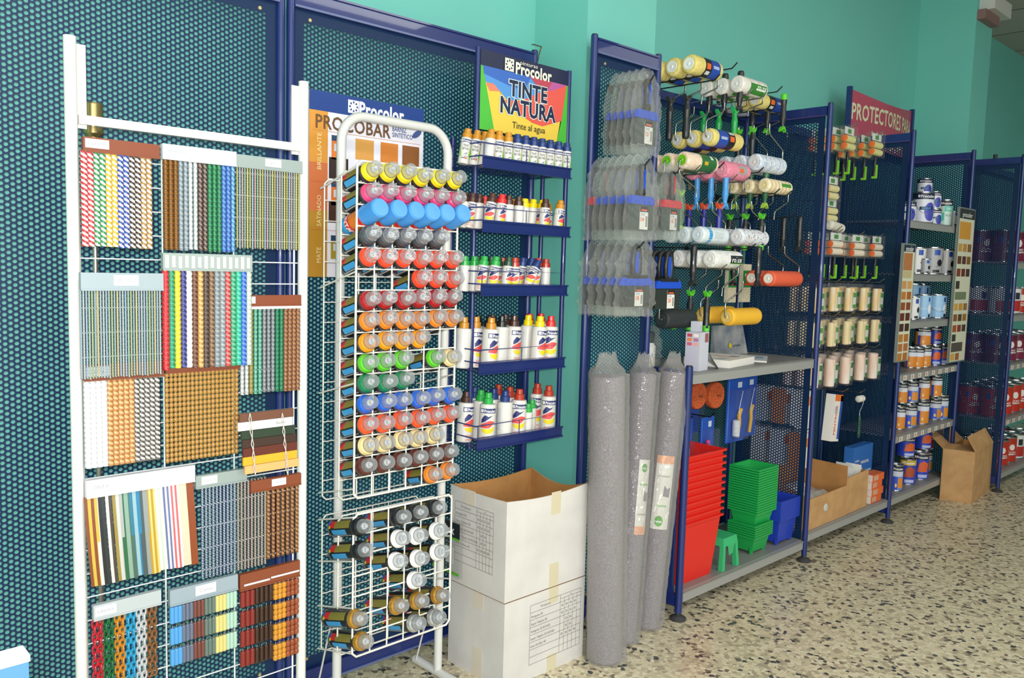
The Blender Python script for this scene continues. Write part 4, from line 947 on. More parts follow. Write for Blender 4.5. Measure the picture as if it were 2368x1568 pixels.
# ---------------------------------------------------------------- paint rollers on display hooks
def hook(x, y0, y1, z, label, dz=.02, mat=None, cat='display hook'):
    """a double prong sticking out of the perforated sheet at y0 towards y1"""
    t = thing('display_hook', label, cat, (x, y0, z), group='metal display hooks')
    m_ = mat or DKSTEEL
    L = y1 - y0
    mb = MB(); mb.tube([(0, 0, 0), (0, L * .92, 0), (0, L, dz)], .0026, m_, 6)
    part('prong', mb, t, key=('hk', round(L, 3), m_.name))
    part('hook_plate', MB().box((-.012, -.004, -.022), (.012, .0, .008), m_), t, key=('hkp', m_.name))
    return t
def sleeve_mb(kind, L, r_):
    mb = MB(); n = 20
    K = {'yellow': ('e8d888', 'dccb74'), 'white': ('eeece6', 'e2dfd6'), 'orangewhite': ('f2e6d6', 'ecc8a8'), 'pink': ('f09ab0', 'e8829c'), 'dots': ('f0f0ee', 'c8d0e0'), 'blueband': ('e4ecee', 'd4e2e8'),
         'striped': ('f4eedc', 'eedcae'), 'foamorange': ('ec6a48', 'e05a3c'), 'foamyellow': ('f2bc38', 'e8ae2c'), 'foamblack': ('2c3234', '22282a'), 'whiteblue': ('eceef2', 'b8c8e0'), 'rolux': ('f2f2f0', 'dcdcd8')}[kind]
    foam = kind.startswith('foam')
    cm = mottled('sleeve_' + kind, K[0], K[1], 90 if not foam else 250, .9 if not foam else .6, (1, 1, 1), .6 if not foam else .2)
    mb.lathe([(r_ * .35, 0), (r_ * .8, 0), (r_ * .96, r_ * .18), (r_, r_ * .45), (r_, L - r_ * .45), (r_ * .96, L - r_ * .18), (r_ * .8, L), (r_ * .35, L)], cm, (0, 0, 0), (1, 0, 0), n)
    def band(x0, x1, hexc, a0=0, a1=2 * PI, rr=None, rough=.35):
        k = 16; R_ = rr or r_ * 1.012; m_ = M(hexc, rough)
        P = [[(x, R_ * math.sin(a0 + (a1 - a0) * i / k), -R_ * math.cos(a0 + (a1 - a0) * i / k) * 0 + R_ * math.cos(a0 + (a1 - a0) * i / k)) for i in range(k + 1)] for x in (x0, x1)]
        mb.add(P[0] + P[1], [[i, i + 1, k + 2 + i, k + 1 + i] for i in range(k)], m_, True)
    F0, F1 = -PI * .95, 0.15          # the side that faces the shop
    if kind == 'yellow':
        band(L * .32, L * .55, '20242c', F0, F1); band(L * .55, L * .86, '2c50b0', F0, F1); band(L * .36, L * .5, 'e86a2c', -1.9, -1.3, r_ * 1.02); band(L * .6, L * .8, 'aebce0', -1.7, -1.4, r_ * 1.02); band(L * .34, L * .5, 'd8d8d4', -2.5, -2.1, r_ * 1.02)
    if kind == 'white':
        band(L * .28, L * .92, '3c8a34', -2.6, -1.3); band(L * .5, L * .85, 'e8f0e0', -2.0, -1.8, r_ * 1.02)
        for u in (.3, .6, .85): band(L * u, L * (u + .015), 'e0b870', F0, F1, r_ * 1.006)
    if kind == 'orangewhite':
        band(L * .42, L * .9, '2c6e3c', F0, F1); band(L * .72, L * .8, 'e0e8dc', -1.2, -.6, r_ * 1.02); band(L * .5, L * .62, 'd8a838', -1.9, -1.5, r_ * 1.02)
    if kind == 'pink': band(L * .45, L * .8, 'b0a8ac', -2.0, -.9); band(L * .48, L * .64, 'e8743c', -1.8, -1.3, r_ * 1.02)
    if kind == 'blueband': band(L * .68, L * .8, '3ca0dc'); [band(L * .25, L * .6, 'a0a8ac', -1.9 + .16 * k, -1.86 + .16 * k) for k in range(5)]
    if kind == 'striped':
        for k in range(6): band(L * (.08 + .15 * k), L * (.11 + .15 * k), 'e8bc5c', F0, F1, r_ * 1.004)
        band(L * .5, L * .9, '4c9a3c', -1.6, -1.1)
    if kind == 'whiteblue':
        for u in (.3, .62, .8): band(L * u, L * (u + .012), '7c9cc8', F0, F1, r_ * 1.004)
    if kind == 'rolux': band(L * .5, L * .95, '20282a', -2.0, -1.1); band(L * .5, L * .95, '6cb840', -2.1, -2.0)
    if kind == 'rolux' or kind == 'white':
        fn = lambda u, v: Vector((L * .72 + u, (r_ * 1.03) * math.sin(-1.57 + v / r_), (r_ * 1.03) * math.cos(-1.57 + v / r_)))
        mb.text('rolux', M('f2f2f2'), fn, .03, .02, L * .35)
    if kind == 'dots':
        rng = random.Random(3)
        for _ in range(46):
            a_ = rng.uniform(F0, F1); x_ = rng.uniform(L * .12, L * .9)
            band(x_, x_ + .007, rng.choice(('4c6cc0', 'e88060', '8c98b0')), a_, a_ + .12, r_ * 1.006)
    return mb
HCOL = {'black': ('26272a', '26272a', '303134'), 'green': ('1fa04c', '1fa04c', '27b458'), 'lime': ('262a2c', '5ccc34', '5ccc34'), 'lightblue': ('4c9ce0', '3c8cd4', '56a8ea'), 'blueorange': ('2c2f8c', 'e8562c', 'e8562c'),
        'darkgreen': ('2c7a34', '8cc83c', '8cc83c'), 'forest': ('2a5a3c', '34704a', 'a8cc50')}
def build_roller(kind, L, r_, hcol, side, drop, hl, endc, ins):
    """side +1: frame leaves the sleeve at its right end"""
    def go():
        t = thing('paint_roller', 'x', 'paint roller')
        s_ = part('roller_sleeve', sleeve_mb(kind, L, r_), t, key=('sl', kind, L, r_))
        for x_, dx in ((0, -1), (L, 1)): part('end_cap', MB().lathe([(r_ * .36, -.001), (r_ * .62, .001), (r_ * .6, .003), (r_ * .2, .0015), (r_ * .12, .004), (0, .004)], M(endc, .4), (x_, 0, 0), (dx, 0, 0), 18), s_, key=('ec', endc, L, r_, dx))
        xe = L if side > 0 else 0; sx = side; xm = L / 2; k = .012
        pts = [(xe - sx * .02, 0, 0), (xe + sx * .008, 0, 0), (xe + sx * .014, 0, -.006), (xe + sx * .014, 0, -drop * .38), (xe + sx * .01, 0, -drop * .46), (xm + sx * .012, 0, -drop * .78), (xm + sx * .002, 0, -drop * .86), (xm, 0, -drop - .01)]
        part('wire_frame', MB().tube(pts, .0031, STEEL, 8), t, key=('wf', side, drop, L))
        c0, c1, c2 = HCOL[hcol]; m0, m1, m2 = (M(c, .35, 0, .5, coat=.2) for c in (c0, c1, c2))
        z0 = -drop
        mb = MB()
        # winged collar, waisted grip, foot
        prof = [(.007, 0), (.0085, -.012), (.0095, -.022), (.0145, -.045), (.0125, -.075), (.0125, -.105), (.0145, -.13), (.0135, -hl + .006), (.011, -hl)]
        prof = [(a_, z0 + b_) for a_, b_ in prof]
        mb.lathe(prof[:-2] if ins else prof, m0, n=14)
        if ins: mb.lathe([(.0148, z0 - .128), (.0148, z0 - hl + .006), (.012, z0 - hl)], m1, n=14)
        part('handle', mb, t, key=('hd', hcol, drop, hl, ins))
        wing = MB()
        W = [(-.021, .012), (-.017, .0), (-.008, -.012), (0, -.016), (.008, -.012), (.017, 0), (.021, .012), (.012, .004), (.0, -.002), (-.012, .004)]
        for yy, o in ((-.008, 1), (.008, -1)):
            f_ = [(x_, yy, z0 + z_) for x_, z_ in W]; wing.quad(f_ if o > 0 else f_[::-1], m2)
        n_ = len(W); wing.add([(x_, -.008, z0 + z_) for x_, z_ in W] + [(x_, .008, z0 + z_) for x_, z_ in W], [[i, n_ + i, n_ + (i + 1) % n_, (i + 1) % n_] for i in range(n_)], m2)
        part('drip_collar', wing, t, key=('wg', hcol, drop))
        return t
    return go
# name, sleeve left end px, right end px, depth Y, how many, step, sleeve, radius, handle colour, frame side, inverted, drop, handle length, end colour, lime inserts
ROLL = [
 ('yellow sleeve with blue label, black handle, topmost hook', (1593, 148), (1655, 166), 1.95, 3, .079, 'yellow', .038, 'black', 1, 0, .13, .155, 'eeeeec', 0),
 ('white rolux sleeve, green handle, high hook', (1703, 191), (1760, 213), 1.95, 3, .076, 'white', .036, 'green', 1, 0, .11, .15, 'e8e8e6', 0),
 ('yellow sleeve behind the green handles, high hook on the right', (1745, 228), (1805, 250), 2.0, 2, .07, 'yellow', .034, 'lime', 1, 0, .13, .15, 'e8e8e6', 0),
 ('yellow sleeve hanging head down from a black handle', (1637, 312), (1705, 335), 1.945, 3, .074, 'yellow', .036, 'black', -1, 1, .14, .155, 'e6e6e0', 0),
 ('white sleeve with blue stripes hanging under a green tipped handle', (1745, 368), (1803, 392), 1.93, 3, .076, 'whiteblue', .037, 'lime', 1, 1, .165, .155, 'dcdcdc', 1),
 ('cream sleeve with dark green label and lime end', (1577, 366), (1648, 386), 1.935, 3, .072, 'orangewhite', .034, 'darkgreen', -1, 0, .125, .14, '7cc828', 1),
 ('pink sleeve with violet and orange handle', (1668, 388), (1722, 404), 1.95, 3, .074, 'pink', .036, 'blueorange', 1, 0, .15, .15, 'e8a0b4', 1),
 ('white sleeve banded light blue under a light blue handle', (1612, 540), (1672, 549), 1.945, 3, .07, 'blueband', .034, 'lightblue', 1, 1, .125, .16, 'dce8f0', 0),
 ('white and yellow striped sleeve, lime collared handle, right hook', (1766, 424), (1821, 440), 1.93, 3, .08, 'striped', .031, 'lime', 1, 0, .135, .15, 'e8d8a0', 1),
 ('speckled white sleeve hanging under a forest green handle', (1702, 543), (1764, 556), 1.945, 3, .074, 'dots', .036, 'forest', 1, 1, .145, .145, 'e8e8e8', 1),
 ('white rolux sleeve with black lime footed handle, low hook', (1640, 598), (1705, 602), 1.9, 3, .08, 'rolux', .036, 'lime', 1, 0, .14, .155, 'ecece8', 1),
 ('orange foam sleeve hanging under a grey black handle', (1776, 641), (1842, 648), 1.9, 2, .08, 'foamorange', .035, 'black', 1, 1, .135, .15, 'f0e8dc', 0),
 ('yellow foam sleeve hanging under a black handle', (1680, 735), (1748, 729), 1.9, 2, .12, 'foamyellow', .037, 'black', -1, 1, .14, .16, 'e8c878', 0),
 ('glossy black foam sleeve low behind the bagged knives', (1528, 739), (1598, 735), 1.93, 1, .1, 'foamblack', .037, 'black', -1, 1, .14, .15, '303638', 0)]
for name, A, B, y, n, step, kind, r_, hcol, side, inv, drop, hl, endc, ins in ROLL:
    a, b = oY(*A, y), oY(*B, y); L = round(b.x - a.x, 2); z = (a.z + b.z) / 2
    key = ('roller', name)
    for i in range(n):
        lab = name + ('' if n == 1 else (', nearest of its hook', ', second on its hook', ', third on its hook', ', fourth on its hook', ', fifth on its hook')[i])
        yy = y + i * step; rx = random.uniform(-.02, .02)
        if not inv: loc, rot = (a.x, yy, z), (0, 0, rx * .5)
        else: loc, rot = (a.x + L, yy, z), (0, PI, rx * .5)
        w = lab.split()
        if len(w) > 15: lab = ' '.join(w)
        place(key, build_roller(kind, L, r_, hcol, side * (-1 if inv else 1), drop, hl, endc, ins), lab[:200], loc, rot, 'paint rollers with ' + name.split(',')[0])
    short = name.split(',')[0].split(' handle')[0]
    if not inv:
        for q, dx in enumerate((.25, .75)): hook(a.x + L * dx, 2.198, y - .05, z - r_ - .004, f'{("left", "right")[q]} prong hook under rollers: {name.split(",")[0].split(" and ")[0]}', mat=DKSTEEL if 'yellow' in name else STEEL)
    else:
        hook(a.x + L * .5, 2.198, y - .05, z + drop + hl - .012, f'hook carrying rollers: {name.split(" and ")[0]}')
# ---------------------------------------------------------------- bagged putty knives on the narrow panel
def crumple(W, H, D, rng, n=16, m=18, flare=.35):
    """crumpled clear bag, hanging from its pinched top"""
    vs = []
    for j in range(m + 1):
        v = j / m; z = -H * v
        w = W * (.35 + .65 * min(1, (v / flare)) ** .7) * (1 + .03 * rng.uniform(-1, 1)); d_ = D * (.4 + .6 * min(1, v / .3)) * (1 if v < .8 else (1.1 - v) / .3 * 1.0)
        for i in range(n):
            a_ = 2 * PI * i / n
            vs.append((w / 2 * math.cos(a_) + rng.uniform(-1, 1) * W * .035, max(.0015, d_) / 2 * math.sin(a_) + rng.uniform(-1, 1) * D * .16, z + rng.uniform(-1, 1) * H * .018))
    fs = []
    for j in range(m):
        for i in range(n):
            a, b, c, d_ = j * n + i, j * n + (i + 1) % n, (j + 1) * n + (i + 1) % n, (j + 1) * n + i
            fs += [[a, d_, c], [a, c, b]]
    mb = MB(); mb.add(vs, fs, BAG, False); return mb
def build_knife(w, h, col, num, hollow, bag):
    def go():
        t = thing('putty_knife', 'x', 'putty knife'); rng = random.Random(num + col)
        hb = M('232325', .4); cb = M({'blue': '2450c8', 'red': 'd82c3c'}[col], .35, 0, .5, coat=.2)
        mb = MB()
        if hollow:   # looped grip with a coloured insert
            mb.tube([(0, 0, -.105), (-.017, 0, -.09), (-.019, 0, -.05), (-.013, 0, -.012), (0, 0, -.002), (.013, 0, -.012), (.019, 0, -.05), (.017, 0, -.09), (0, 0, -.105)], .0085, hb, 8)
            mb.box((-.011, -.004, -.095), (.011, .004, -.02), cb)
        else: mb.lathe([(.008, 0), (.012, -.01), (.013, -.03), (.0095, -.05), (.012, -.08), (.015, -.1), (.011, -.108)], hb, n=12); mb.box((-.004, -.0135, -.085), (.004, -.011, -.02), cb)
        part('handle', mb, t)
        z0 = -.105
        mb = MB(); mb.box((-w * .36, -.007, z0 - .006), (w * .36, .007, z0 + .006), hb) if hollow else None
        pr = [(-w / 2, z0 - .03), (w / 2, z0 - .03), (w / 2, z0 - .012), (w * .42, z0 - .002), (-w * .42, z0 - .002), (-w / 2, z0 - .012)]
        for yy, o in ((-.006, 1), (.006, -1)): q = [(x, yy, z) for x, z in pr]; mb.quad(q if o > 0 else q[::-1], cb)
        k = len(pr); mb.add([(x, -.006, z) for x, z in pr] + [(x, .006, z) for x, z in pr], [[i, k + i, k + (i + 1) % k, (i + 1) % k] for i in range(k)], cb)
        for u in (-.28, .0, .28): mb.cyl((u * w, -.0065, z0 - .021), (u * w, -.0058, z0 - .021), .0022, M('8a93a8', .3, .8), n=8)
        part('collar', mb, t)
        zb = z0 - .03 - h
        part('blade', MB().box((-w * .48, -.0012, zb), (w * .48, .0012, z0 - .028), M('6c7672' if not hollow else '4e5350', .28, .6)), t)
        mb = MB(); lw = .046; lx = w * .12; zt_ = z0 - .036; lh = min(.085, h - .008)
        mb.box((lx - lw / 2, -.0022, zt_ - lh), (lx + lw / 2, -.0014, zt_), M('e2e0da', .5)); mb.rect(lx - lw / 2, zt_ - lh * .24, lx + lw / 2, zt_, -.0025, M('1e2024', .4))
        mb.rect(lx - lw * .36, zt_ - lh * .2, lx + lw * .36, zt_ - lh * .12, -.0028, M('e8622c', .4)); mb.rect(lx - lw * .1, zt_ - lh * .22, lx + lw * .25, zt_ - lh * .19, -.0028, M('3c6cc8', .4))
        mb.text(num, M('e8642c'), flat(lx - lw * .2, -.0028, zt_ - lh * .56), .02, .02)
        for k in range(9): mb.rect(lx + lw * .2, zt_ - lh * (.42 + .052 * k), lx + lw * .42, zt_ - lh * (.45 + .052 * k), -.0026, INK)
        for k in range(3): mb.rect(lx - lw * .42, zt_ - lh * (.3 + .04 * k), lx + lw * .1, zt_ - lh * (.315 + .04 * k), -.0026, M('8890a8', .5))
        part('price_label', mb, t)
        if bag:
            part('plastic_bag', crumple(w * 1.35, h + .2, .03, rng), t, (0, 0, .03))
        return t
    return go
KN = [('12', 'blue', (1495, 255), .125, .085, 5, .03, 0, 1, 'high hook'), ('14', 'blue', (1483, 452), .14, .085, 6, .033, 0, 1, 'middle hook'), ('15', 'red', (1553, 462), .13, .085, 2, .03, 0, 1, 'middle right hook'),
      ('18', 'blue', (1470, 640), .165, .072, 5, .038, 1, 1, 'low left hook'), ('20', 'blue', (1545, 648), .16, .075, 5, .03, 1, 0, 'low right hook')]
for num, col, (px, py), w, h, n, step, hollow, bag, where in KN:
    y = 1.97 - n * step - .005 if where != 'low right hook' else 1.82; p = oY(px, py, y); z = p.z + .105
    for i in range(n):
        c_ = 'red' if (num == '14' and i == n - 1) else col
        lab = f'{c_} size {num} putty knife{" in clear bag" if bag else ""}, {where}, {ORD[i]} from front'
        place(('kn', num, c_), build_knife(w, h, c_, num, hollow, bag), lab, (p.x, y + i * step, z), (0, 0, random.uniform(-.06, .06)), f'size {num} {c_} putty knives')
    hook(p.x, 1.984 if where != 'low right hook' else 1.975, y - .03, z - .006, f'black prong hook holding the size {num} putty knives', mat=M('1c1c1e', .4))
# flat refill packs behind the low rollers
for i, (px, py) in enumerate(((1694, 655), (1727, 655))):
    p = oY(px, py, 2.12)
    t = thing('refill_pack', f'{("left", "right")[i]} of two flat refill packs with green label behind the low rollers', 'refill pack', (p.x, 2.12, p.z), group='flat refill packs behind the low rollers')
    part('refill', MB().box((-.035, 0, -.09), (.035, .02, .09), mottled('fleece_pack', 'e8e0c4', 'd8ccaa', 60, .9)), t, key='fp1')
    mb = MB().box((-.035, -.001, -.02), (.035, 0, .06), M('2c8a44', .4)).box((-.02, -.002, .03), (.02, -.001, .045), M('e8ece4', .4)).box((-.025, -.002, -.01), (.025, -.001, .0), M('d8402c', .4))
    part('pack_label', mb, t, key='fp2')

# ---------------------------------------------------------------- on the shelf of the first unit
ZS = .9572
t = thing('paint_jar', 'small white paint jar with dark lid in a clear bag on the shelf', 'jar', (2.668, 2.02, ZS))
mb = MB(); mb.lathe([(.03, 0), (.033, .005), (.033, .085), (.024, .1)], PLW, n=20)
f_ = wrap(.0335, 0, -PI / 2 - .5)
for u0, u1, v0, v1, c_ in ((-.02, .02, .065, .075, '2a3350'), (-.016, .01, .045, .058, '28306c'), (-.02, .016, .03, .044, 'e4504c'), (-.01, .02, .018, .03, 'e6cf1e')): mb.quad([f_(u0, v0), f_(u1, v0), f_(u1, v1), f_(u0, v1)], M(c_, .4))
part('jar_body', mb, t); part('lid', MB().lathe([(.027, .1), (.027, .14), (.024, .143), (0, .143)], M('1c1c1e', .3), n=20), t)
part('plastic_bag', crumple(.1, .165, .09, random.Random(5), 14, 12, .15), t, (.012, 0, .166))
# folded leaflet stand
t = thing('leaflet_stand', 'tall folded colour card stand on the grey shelf near the low post', 'card stand', (2.775, 1.86, ZS), (0, 0, math.radians(8)))
PG = M('c9cad6', .5); mb = MB(); mb.box((-.04, -.03, 0), (.04, .03, .15), PG, {'-x': M('c2bfd0', .5)})
for j in range(3):
    for i in range(2): mb.box((-.0406, -.024 + .027 * i, .098 + -.0 + .017 * j - .0), (-.04, -.004 + .027 * i, .11 + .017 * j), M(('e8a8a0', 'd8607c', 'b878a0', 'e8884c', 'f0e8e0', 'c04c5c')[(i + 2 * j) % 6], .5))
part('card_body', mb, t)
mb = MB().box((.0, .0, .15), (.04, .03, .19), PG); mb.rect(.006, .165, .03, .175, -.0302, INK); mb.rect(.005, .11, .035, .145, -.0306, M('9c5c5c', .5)); part('raised_back', mb, t)
mb = MB(); mb.quad([(.04, -.03, .07), (.1, -.05, .002), (.14, -.02, .002), (.04, .03, .07)], PG); mb.quad([(.04, -.03, .068), (.04, .03, .068), (.14, -.02, .0), (.1, -.05, .0)], PG)
mb.quad([(.075, -.036, .034), (.1, -.044, .009), (.125, -.024, .009), (.09, -.014, .034)], M('c8c89c', .5)); mb.quad([(.05, -.03, .064), (.06, -.034, .053), (.07, -.02, .053), (.06, -.014, .064)], INK); part('folded_flap', mb, t)
# catalogues
def sheet_thing(name, label, cat, loc, rz, w, d, h, top, stripes):
    t = thing(name, label, cat, loc, (0, 0, rz))
    mb = MB().box((-w / 2, -d / 2, 0), (w / 2, d / 2, h), M('e8e4de', .6), {'+z': M(top, .45)}); part('pages', mb, t)
    mb = MB()
    for (u0, v0, u1, v1, c_) in stripes: mb.quad([(w * u0, d * v0, h + .0004), (w * u1, d * v0, h + .0004), (w * u1, d * v1, h + .0004), (w * u0, d * v1, h + .0004)], M(c_, .45))
    part('cover_print', mb, t); return t
sheet_thing('catalogue', 'thick white catalogue with red print lying on the grey shelf', 'catalogue', (3.05, 1.93, ZS), .15, .26, .2, .03, 'f0eee8', ((-.45, .2, -.1, .45, 'd8404c'), (.1, -.3, .14, .2, 'd8404c'), (.2, -.3, .3, -.1, '6c88b8'), (-.4, -.3, -.1, -.1, 'c4ccd0')))
sheet_thing('brochure', 'thin blue and white brochure lying right of the thick catalogue', 'brochure', (3.34, 1.97, ZS), .5, .24, .17, .006, 'd8dfe6', ((-.4, 0, .1, .4, '4c6cb4'), (-.1, -.4, .3, -.2, 'a8b8c8'), (.15, .0, .4, .3, 'e8e4d0')))
t = thing('foil_pouch', 'grey silver pouch with yellow mark standing against the back panel', 'pouch', (3.4, 2.1, ZS), (math.radians(-6), 0, 0))
mb = MB(); mb.add([(-.14, -.012, 0), (.14, -.012, 0), (.12, -.004, .14), (-.13, -.004, .14), (-.14, .012, 0), (.14, .012, 0), (.12, .004, .14), (-.13, .004, .14)], [[0, 1, 2, 3], [5, 4, 7, 6], [1, 5, 6, 2], [4, 0, 3, 7], [3, 2, 6, 7], [4, 5, 1, 0]], mottled('silver_pouch', '6c7480', 'a8a8a4', 12, .3)); mb.lathe([(0, 0), (.012, 0)], M('d8c020', .4), (-.01, -.0132, .045), (0, -1, .05), 12, False, False)
mb.text('procolor', M('3c4450'), flat(.05, -.0135, .045), .018, .01); part('pouch_body', mb, t)
# ---------------------------------------------------------------- below the shelf
def round_pad(x, y, z, label):
    t = thing('abrasive_disc', label, 'abrasive disc', (x, y, z), group='round orange abrasive discs')
    mb = MB(); mb.lathe([(.0, .0), (.006, 0), (.052, .002), (.056, .012), (.056, .03), (.052, .036), (0, .036)], mottled('orange_abrasive', '9c3c18', 'c45c2c', 160, .95, (1, 1, 1), .9), (0, 0, 0), (0, -1, 0), 32, False, False); part('disc', mb, t, key='ad1')
    mb = MB().cyl((0, -.034, 0), (0, -.052, 0), .004, STEEL, n=10); part('spindle', mb, t, key='ad2')
for i, (px, py) in enumerate(((1642, 912), (1606, 914))):
    p = oY(px, py, 1.93 + .0 * i); round_pad(p.x, 1.93 + .012 * i, p.z, ('orange abrasive disc hanging under the grey shelf, fully in view', 'orange abrasive disc half hidden behind the low blue post')[i])
BLB = M('1f4fae', .35)
for i, (x, y, z1, h, w, kind) in enumerate(((2.93, 2.0, .72, .22, .1, 'white'), (3.07, 1.985, .72, .22, .1, 'brush'), (3.0, 2.14, .885, .33, .12, 'none'), (3.14, 2.12, .885, .27, .13, 'none'), (3.29, 1.985, .872, .29, .15, 'roller'), (3.5, 2.05, .86, .29, .15, 'yellow'))):
    t = thing('blister_pack', ('blue blister pack with white roller, lowest left beside the low post', 'blue blister pack with white brush and pink top, under the orange disc', 'narrow blue blister pack behind the orange disc', 'blue blister pack behind the disc, right of the narrow one',
              'large blue blister pack with yellow handled white roller', 'blue blister pack furthest right with only a yellow tip showing')[i], 'blister pack', (x, y, z1), group='blue blister packs under the shelf')
    mb = MB().box((-w / 2, 0, -h), (w / 2, .004, 0), BLB); mb.rect(w * .05, -.045, w * .28, -.02, -.0006, M('c8d0dc', .5)); mb.rect(-w * .45, -h * .98, -w * .4, -.01, -.0006, M('4c7cd0', .4)); part('backing_card', mb, t)
    if kind in ('white', 'brush', 'roller'):
        mb = MB().lathe([(.012, 0), (.017, .004), (.017, .07), (.012, .074)], mottled('white_fleece', 'e8e4dc', 'dcd4c8', 60, .9), (-.02, -.018, -h + .03), (0, 0, 1), 14); part('mini_sleeve', mb, t)
    if kind == 'brush': part('pink_top', MB().lathe([(.006, 0), (.012, .01), (.008, .02)], M('d83c88', .4), (-.02, -.018, -h + .104), (0, 0, 1), 10), t)
    if kind in ('roller', 'yellow'):
        mb = MB(); mb.tube([(.0, -.014, -h * .92), (.012, -.014, -h * .7), (.006, -.014, -h * .58), (.022, -.014, -h * .48)], .009, M('e8a81c', .4), 8); mb.tube([(.0, -.014, -h * .6), (.008, -.014, -h * .45), (.03, -.014, -h * .2)], .0018, STEEL, 6); part('yellow_handle', mb, t)
    part('clear_blister', MB().box((-w * .4, -.036, -h + .015), (w * .4, -.0005, -.05), BLISTER), t)
    hook(x, 2.198, y - .03, z1 + .0, ('hook of the leftmost blue blister pack', 'hook of the pink topped blister pack', 'hook of the narrow blue pack', 'hook of the blue pack behind the disc', 'hook of the large blue roller pack', 'hook of the rightmost blue pack')[i])
# nested roller trays
def tray_mb(w, d, h, taper, rim, mat, mat_in, wall=.0007, feet=0):
    """open tray, front at -y; bottom footprint smaller than the mouth"""
    mb = MB(); a, b = w / 2 - taper, w / 2
    B = [(-a, -d / 2 + taper, 0), (a, -d / 2 + taper, 0), (a, d / 2 - taper, 0), (-a, d / 2 - taper, 0)]
    T = [(-b, -d / 2, h), (b, -d / 2, h), (b, d / 2, h), (-b, d / 2, h)]
    R_ = [(-b - rim, -d / 2 - rim, h), (b + rim, -d / 2 - rim, h), (b + rim, d / 2 + rim, h), (-b - rim, d / 2 + rim, h)]
    R2 = [(x, y, h - .008) for x, y, z in R_]
    i_ = [(x * (1 - wall / b), y * (1 - wall * 2 / d), z + (wall if z == 0 else 0)) for x, y, z in B]; it = [(x * (1 - wall / b), y * (1 - wall * 2 / d), z) for x, y, z in T]
    vs = B + T + R_ + R2 + i_ + it; fs = [[0, 3, 2, 1]]
    for k in range(4):
        n_ = (k + 1) % 4; fs += [[k, n_, 4 + n_, 4 + k], [8 + k, 12 + k, 12 + n_, 8 + n_][::-1], [20 + k, 20 + n_, 8 + n_, 8 + k][::-1], [16 + k, 20 + k, 20 + n_, 16 + n_][::-1]]
    fs.append([16, 17, 18, 19]); mb.add(vs, fs, mat)
    if feet:
        for x_ in (-a * .9, a * .9):
            for y_ in (-d / 2 + taper + .01, d / 2 - taper - .01): mb.lathe([(.008, -feet), (.012, .002)], mat, (x_, y_, 0), (0, 0, 1), 8)
    return mb
def stack(name, label_kind, n, x, y, z, w, d, h, taper, step, hexc, rz=0, feet=0, group=None):
    mt = M(hexc, .38, 0, .5, coat=.1)
    for i in range(n):
        pos = 'at the bottom' if i == 0 else 'on top' if i == n - 1 else f'{ORD[i]} from the bottom' if i < 12 else f'{ORD[n - 1 - i]} from the top' if n - 1 - i < len(ORD) else 'within'
        lab = f'{label_kind}, {pos} of its nested stack'
        def go():
            t = thing(name, 'x', 'paint tray'); part('tray_body', tray_mb(w, d, h, taper, .009, mt, mt, feet=feet), t, key=(name, hexc, w)); return t
        o = place((name, hexc, w), go, lab, (x, y, z + i * step), (0, 0, rz), group or label_kind + 's')
ZB = .1025
stack('roller_tray', 'red plastic roller bucket', 11, 2.815, 1.93, ZB, .265, .21, .255, .022, .027, 'e0281e', -.02)
st = M('3cb474', .4)
t = thing('green_tray_upturned', 'pale green plastic tray turned upside down between red and green stacks', 'paint tray', (3.04, 1.88, ZB))
mb = MB()
for x0, x1, y0, y1 in ((-.065, -.045, -.06, -.04), (.045, .065, -.06, -.04), (-.065, -.045, .08, .1), (.045, .065, .08, .1)):
    mb.add([(x0, y0, 0), (x1, y0, 0), (x1, y1, 0), (x0, y1, 0), (x0 * .82, y0 * .9, .11), (x1 * .82, y0 * .9, .11), (x1 * .82, y1 * .9, .11), (x0 * .82, y1 * .9, .11)], [[0, 1, 5, 4], [1, 2, 6, 5], [2, 3, 7, 6], [3, 0, 4, 7], [3, 2, 1, 0]], st)
mb.add([(-.055, -.055, .1), (.055, -.055, .1), (.055, .092, .1), (-.055, .092, .1), (-.05, -.05, .135), (.05, -.05, .135), (.05, .085, .135), (-.05, .085, .135)], [[0, 1, 5, 4], [1, 2, 6, 5], [2, 3, 7, 6], [3, 0, 4, 7], [4, 5, 6, 7], [3, 2, 1, 0]], st)
mb.quad([(-.02, -.054, .1), (.03, -.054, .1), (.024, -.052, .06), (-.005, -.052, .055)], st)
part('tray_body', mb, t)
stack('green_tray', 'small green paint tray in front stack', 6, 3.32, 1.9, ZB + .012, .135, .12, .07, .012, .0105, '1da04c', .0, .012, 'green paint trays of the lower pile')
stack('green_tray_large', 'green plastic paint tray of the tall pile', 19, 3.335, 1.905, ZB + .115, .15, .13, .075, .015, .0108, '1fa850', .0, 0, 'green paint trays of the tall pile')
stack('blue_tray', 'blue plastic paint tray beside the unit side', 13, 3.53, 1.93, ZB + .014, .16, .2, .11, .012, .0072, '2340b4', .0, .012)

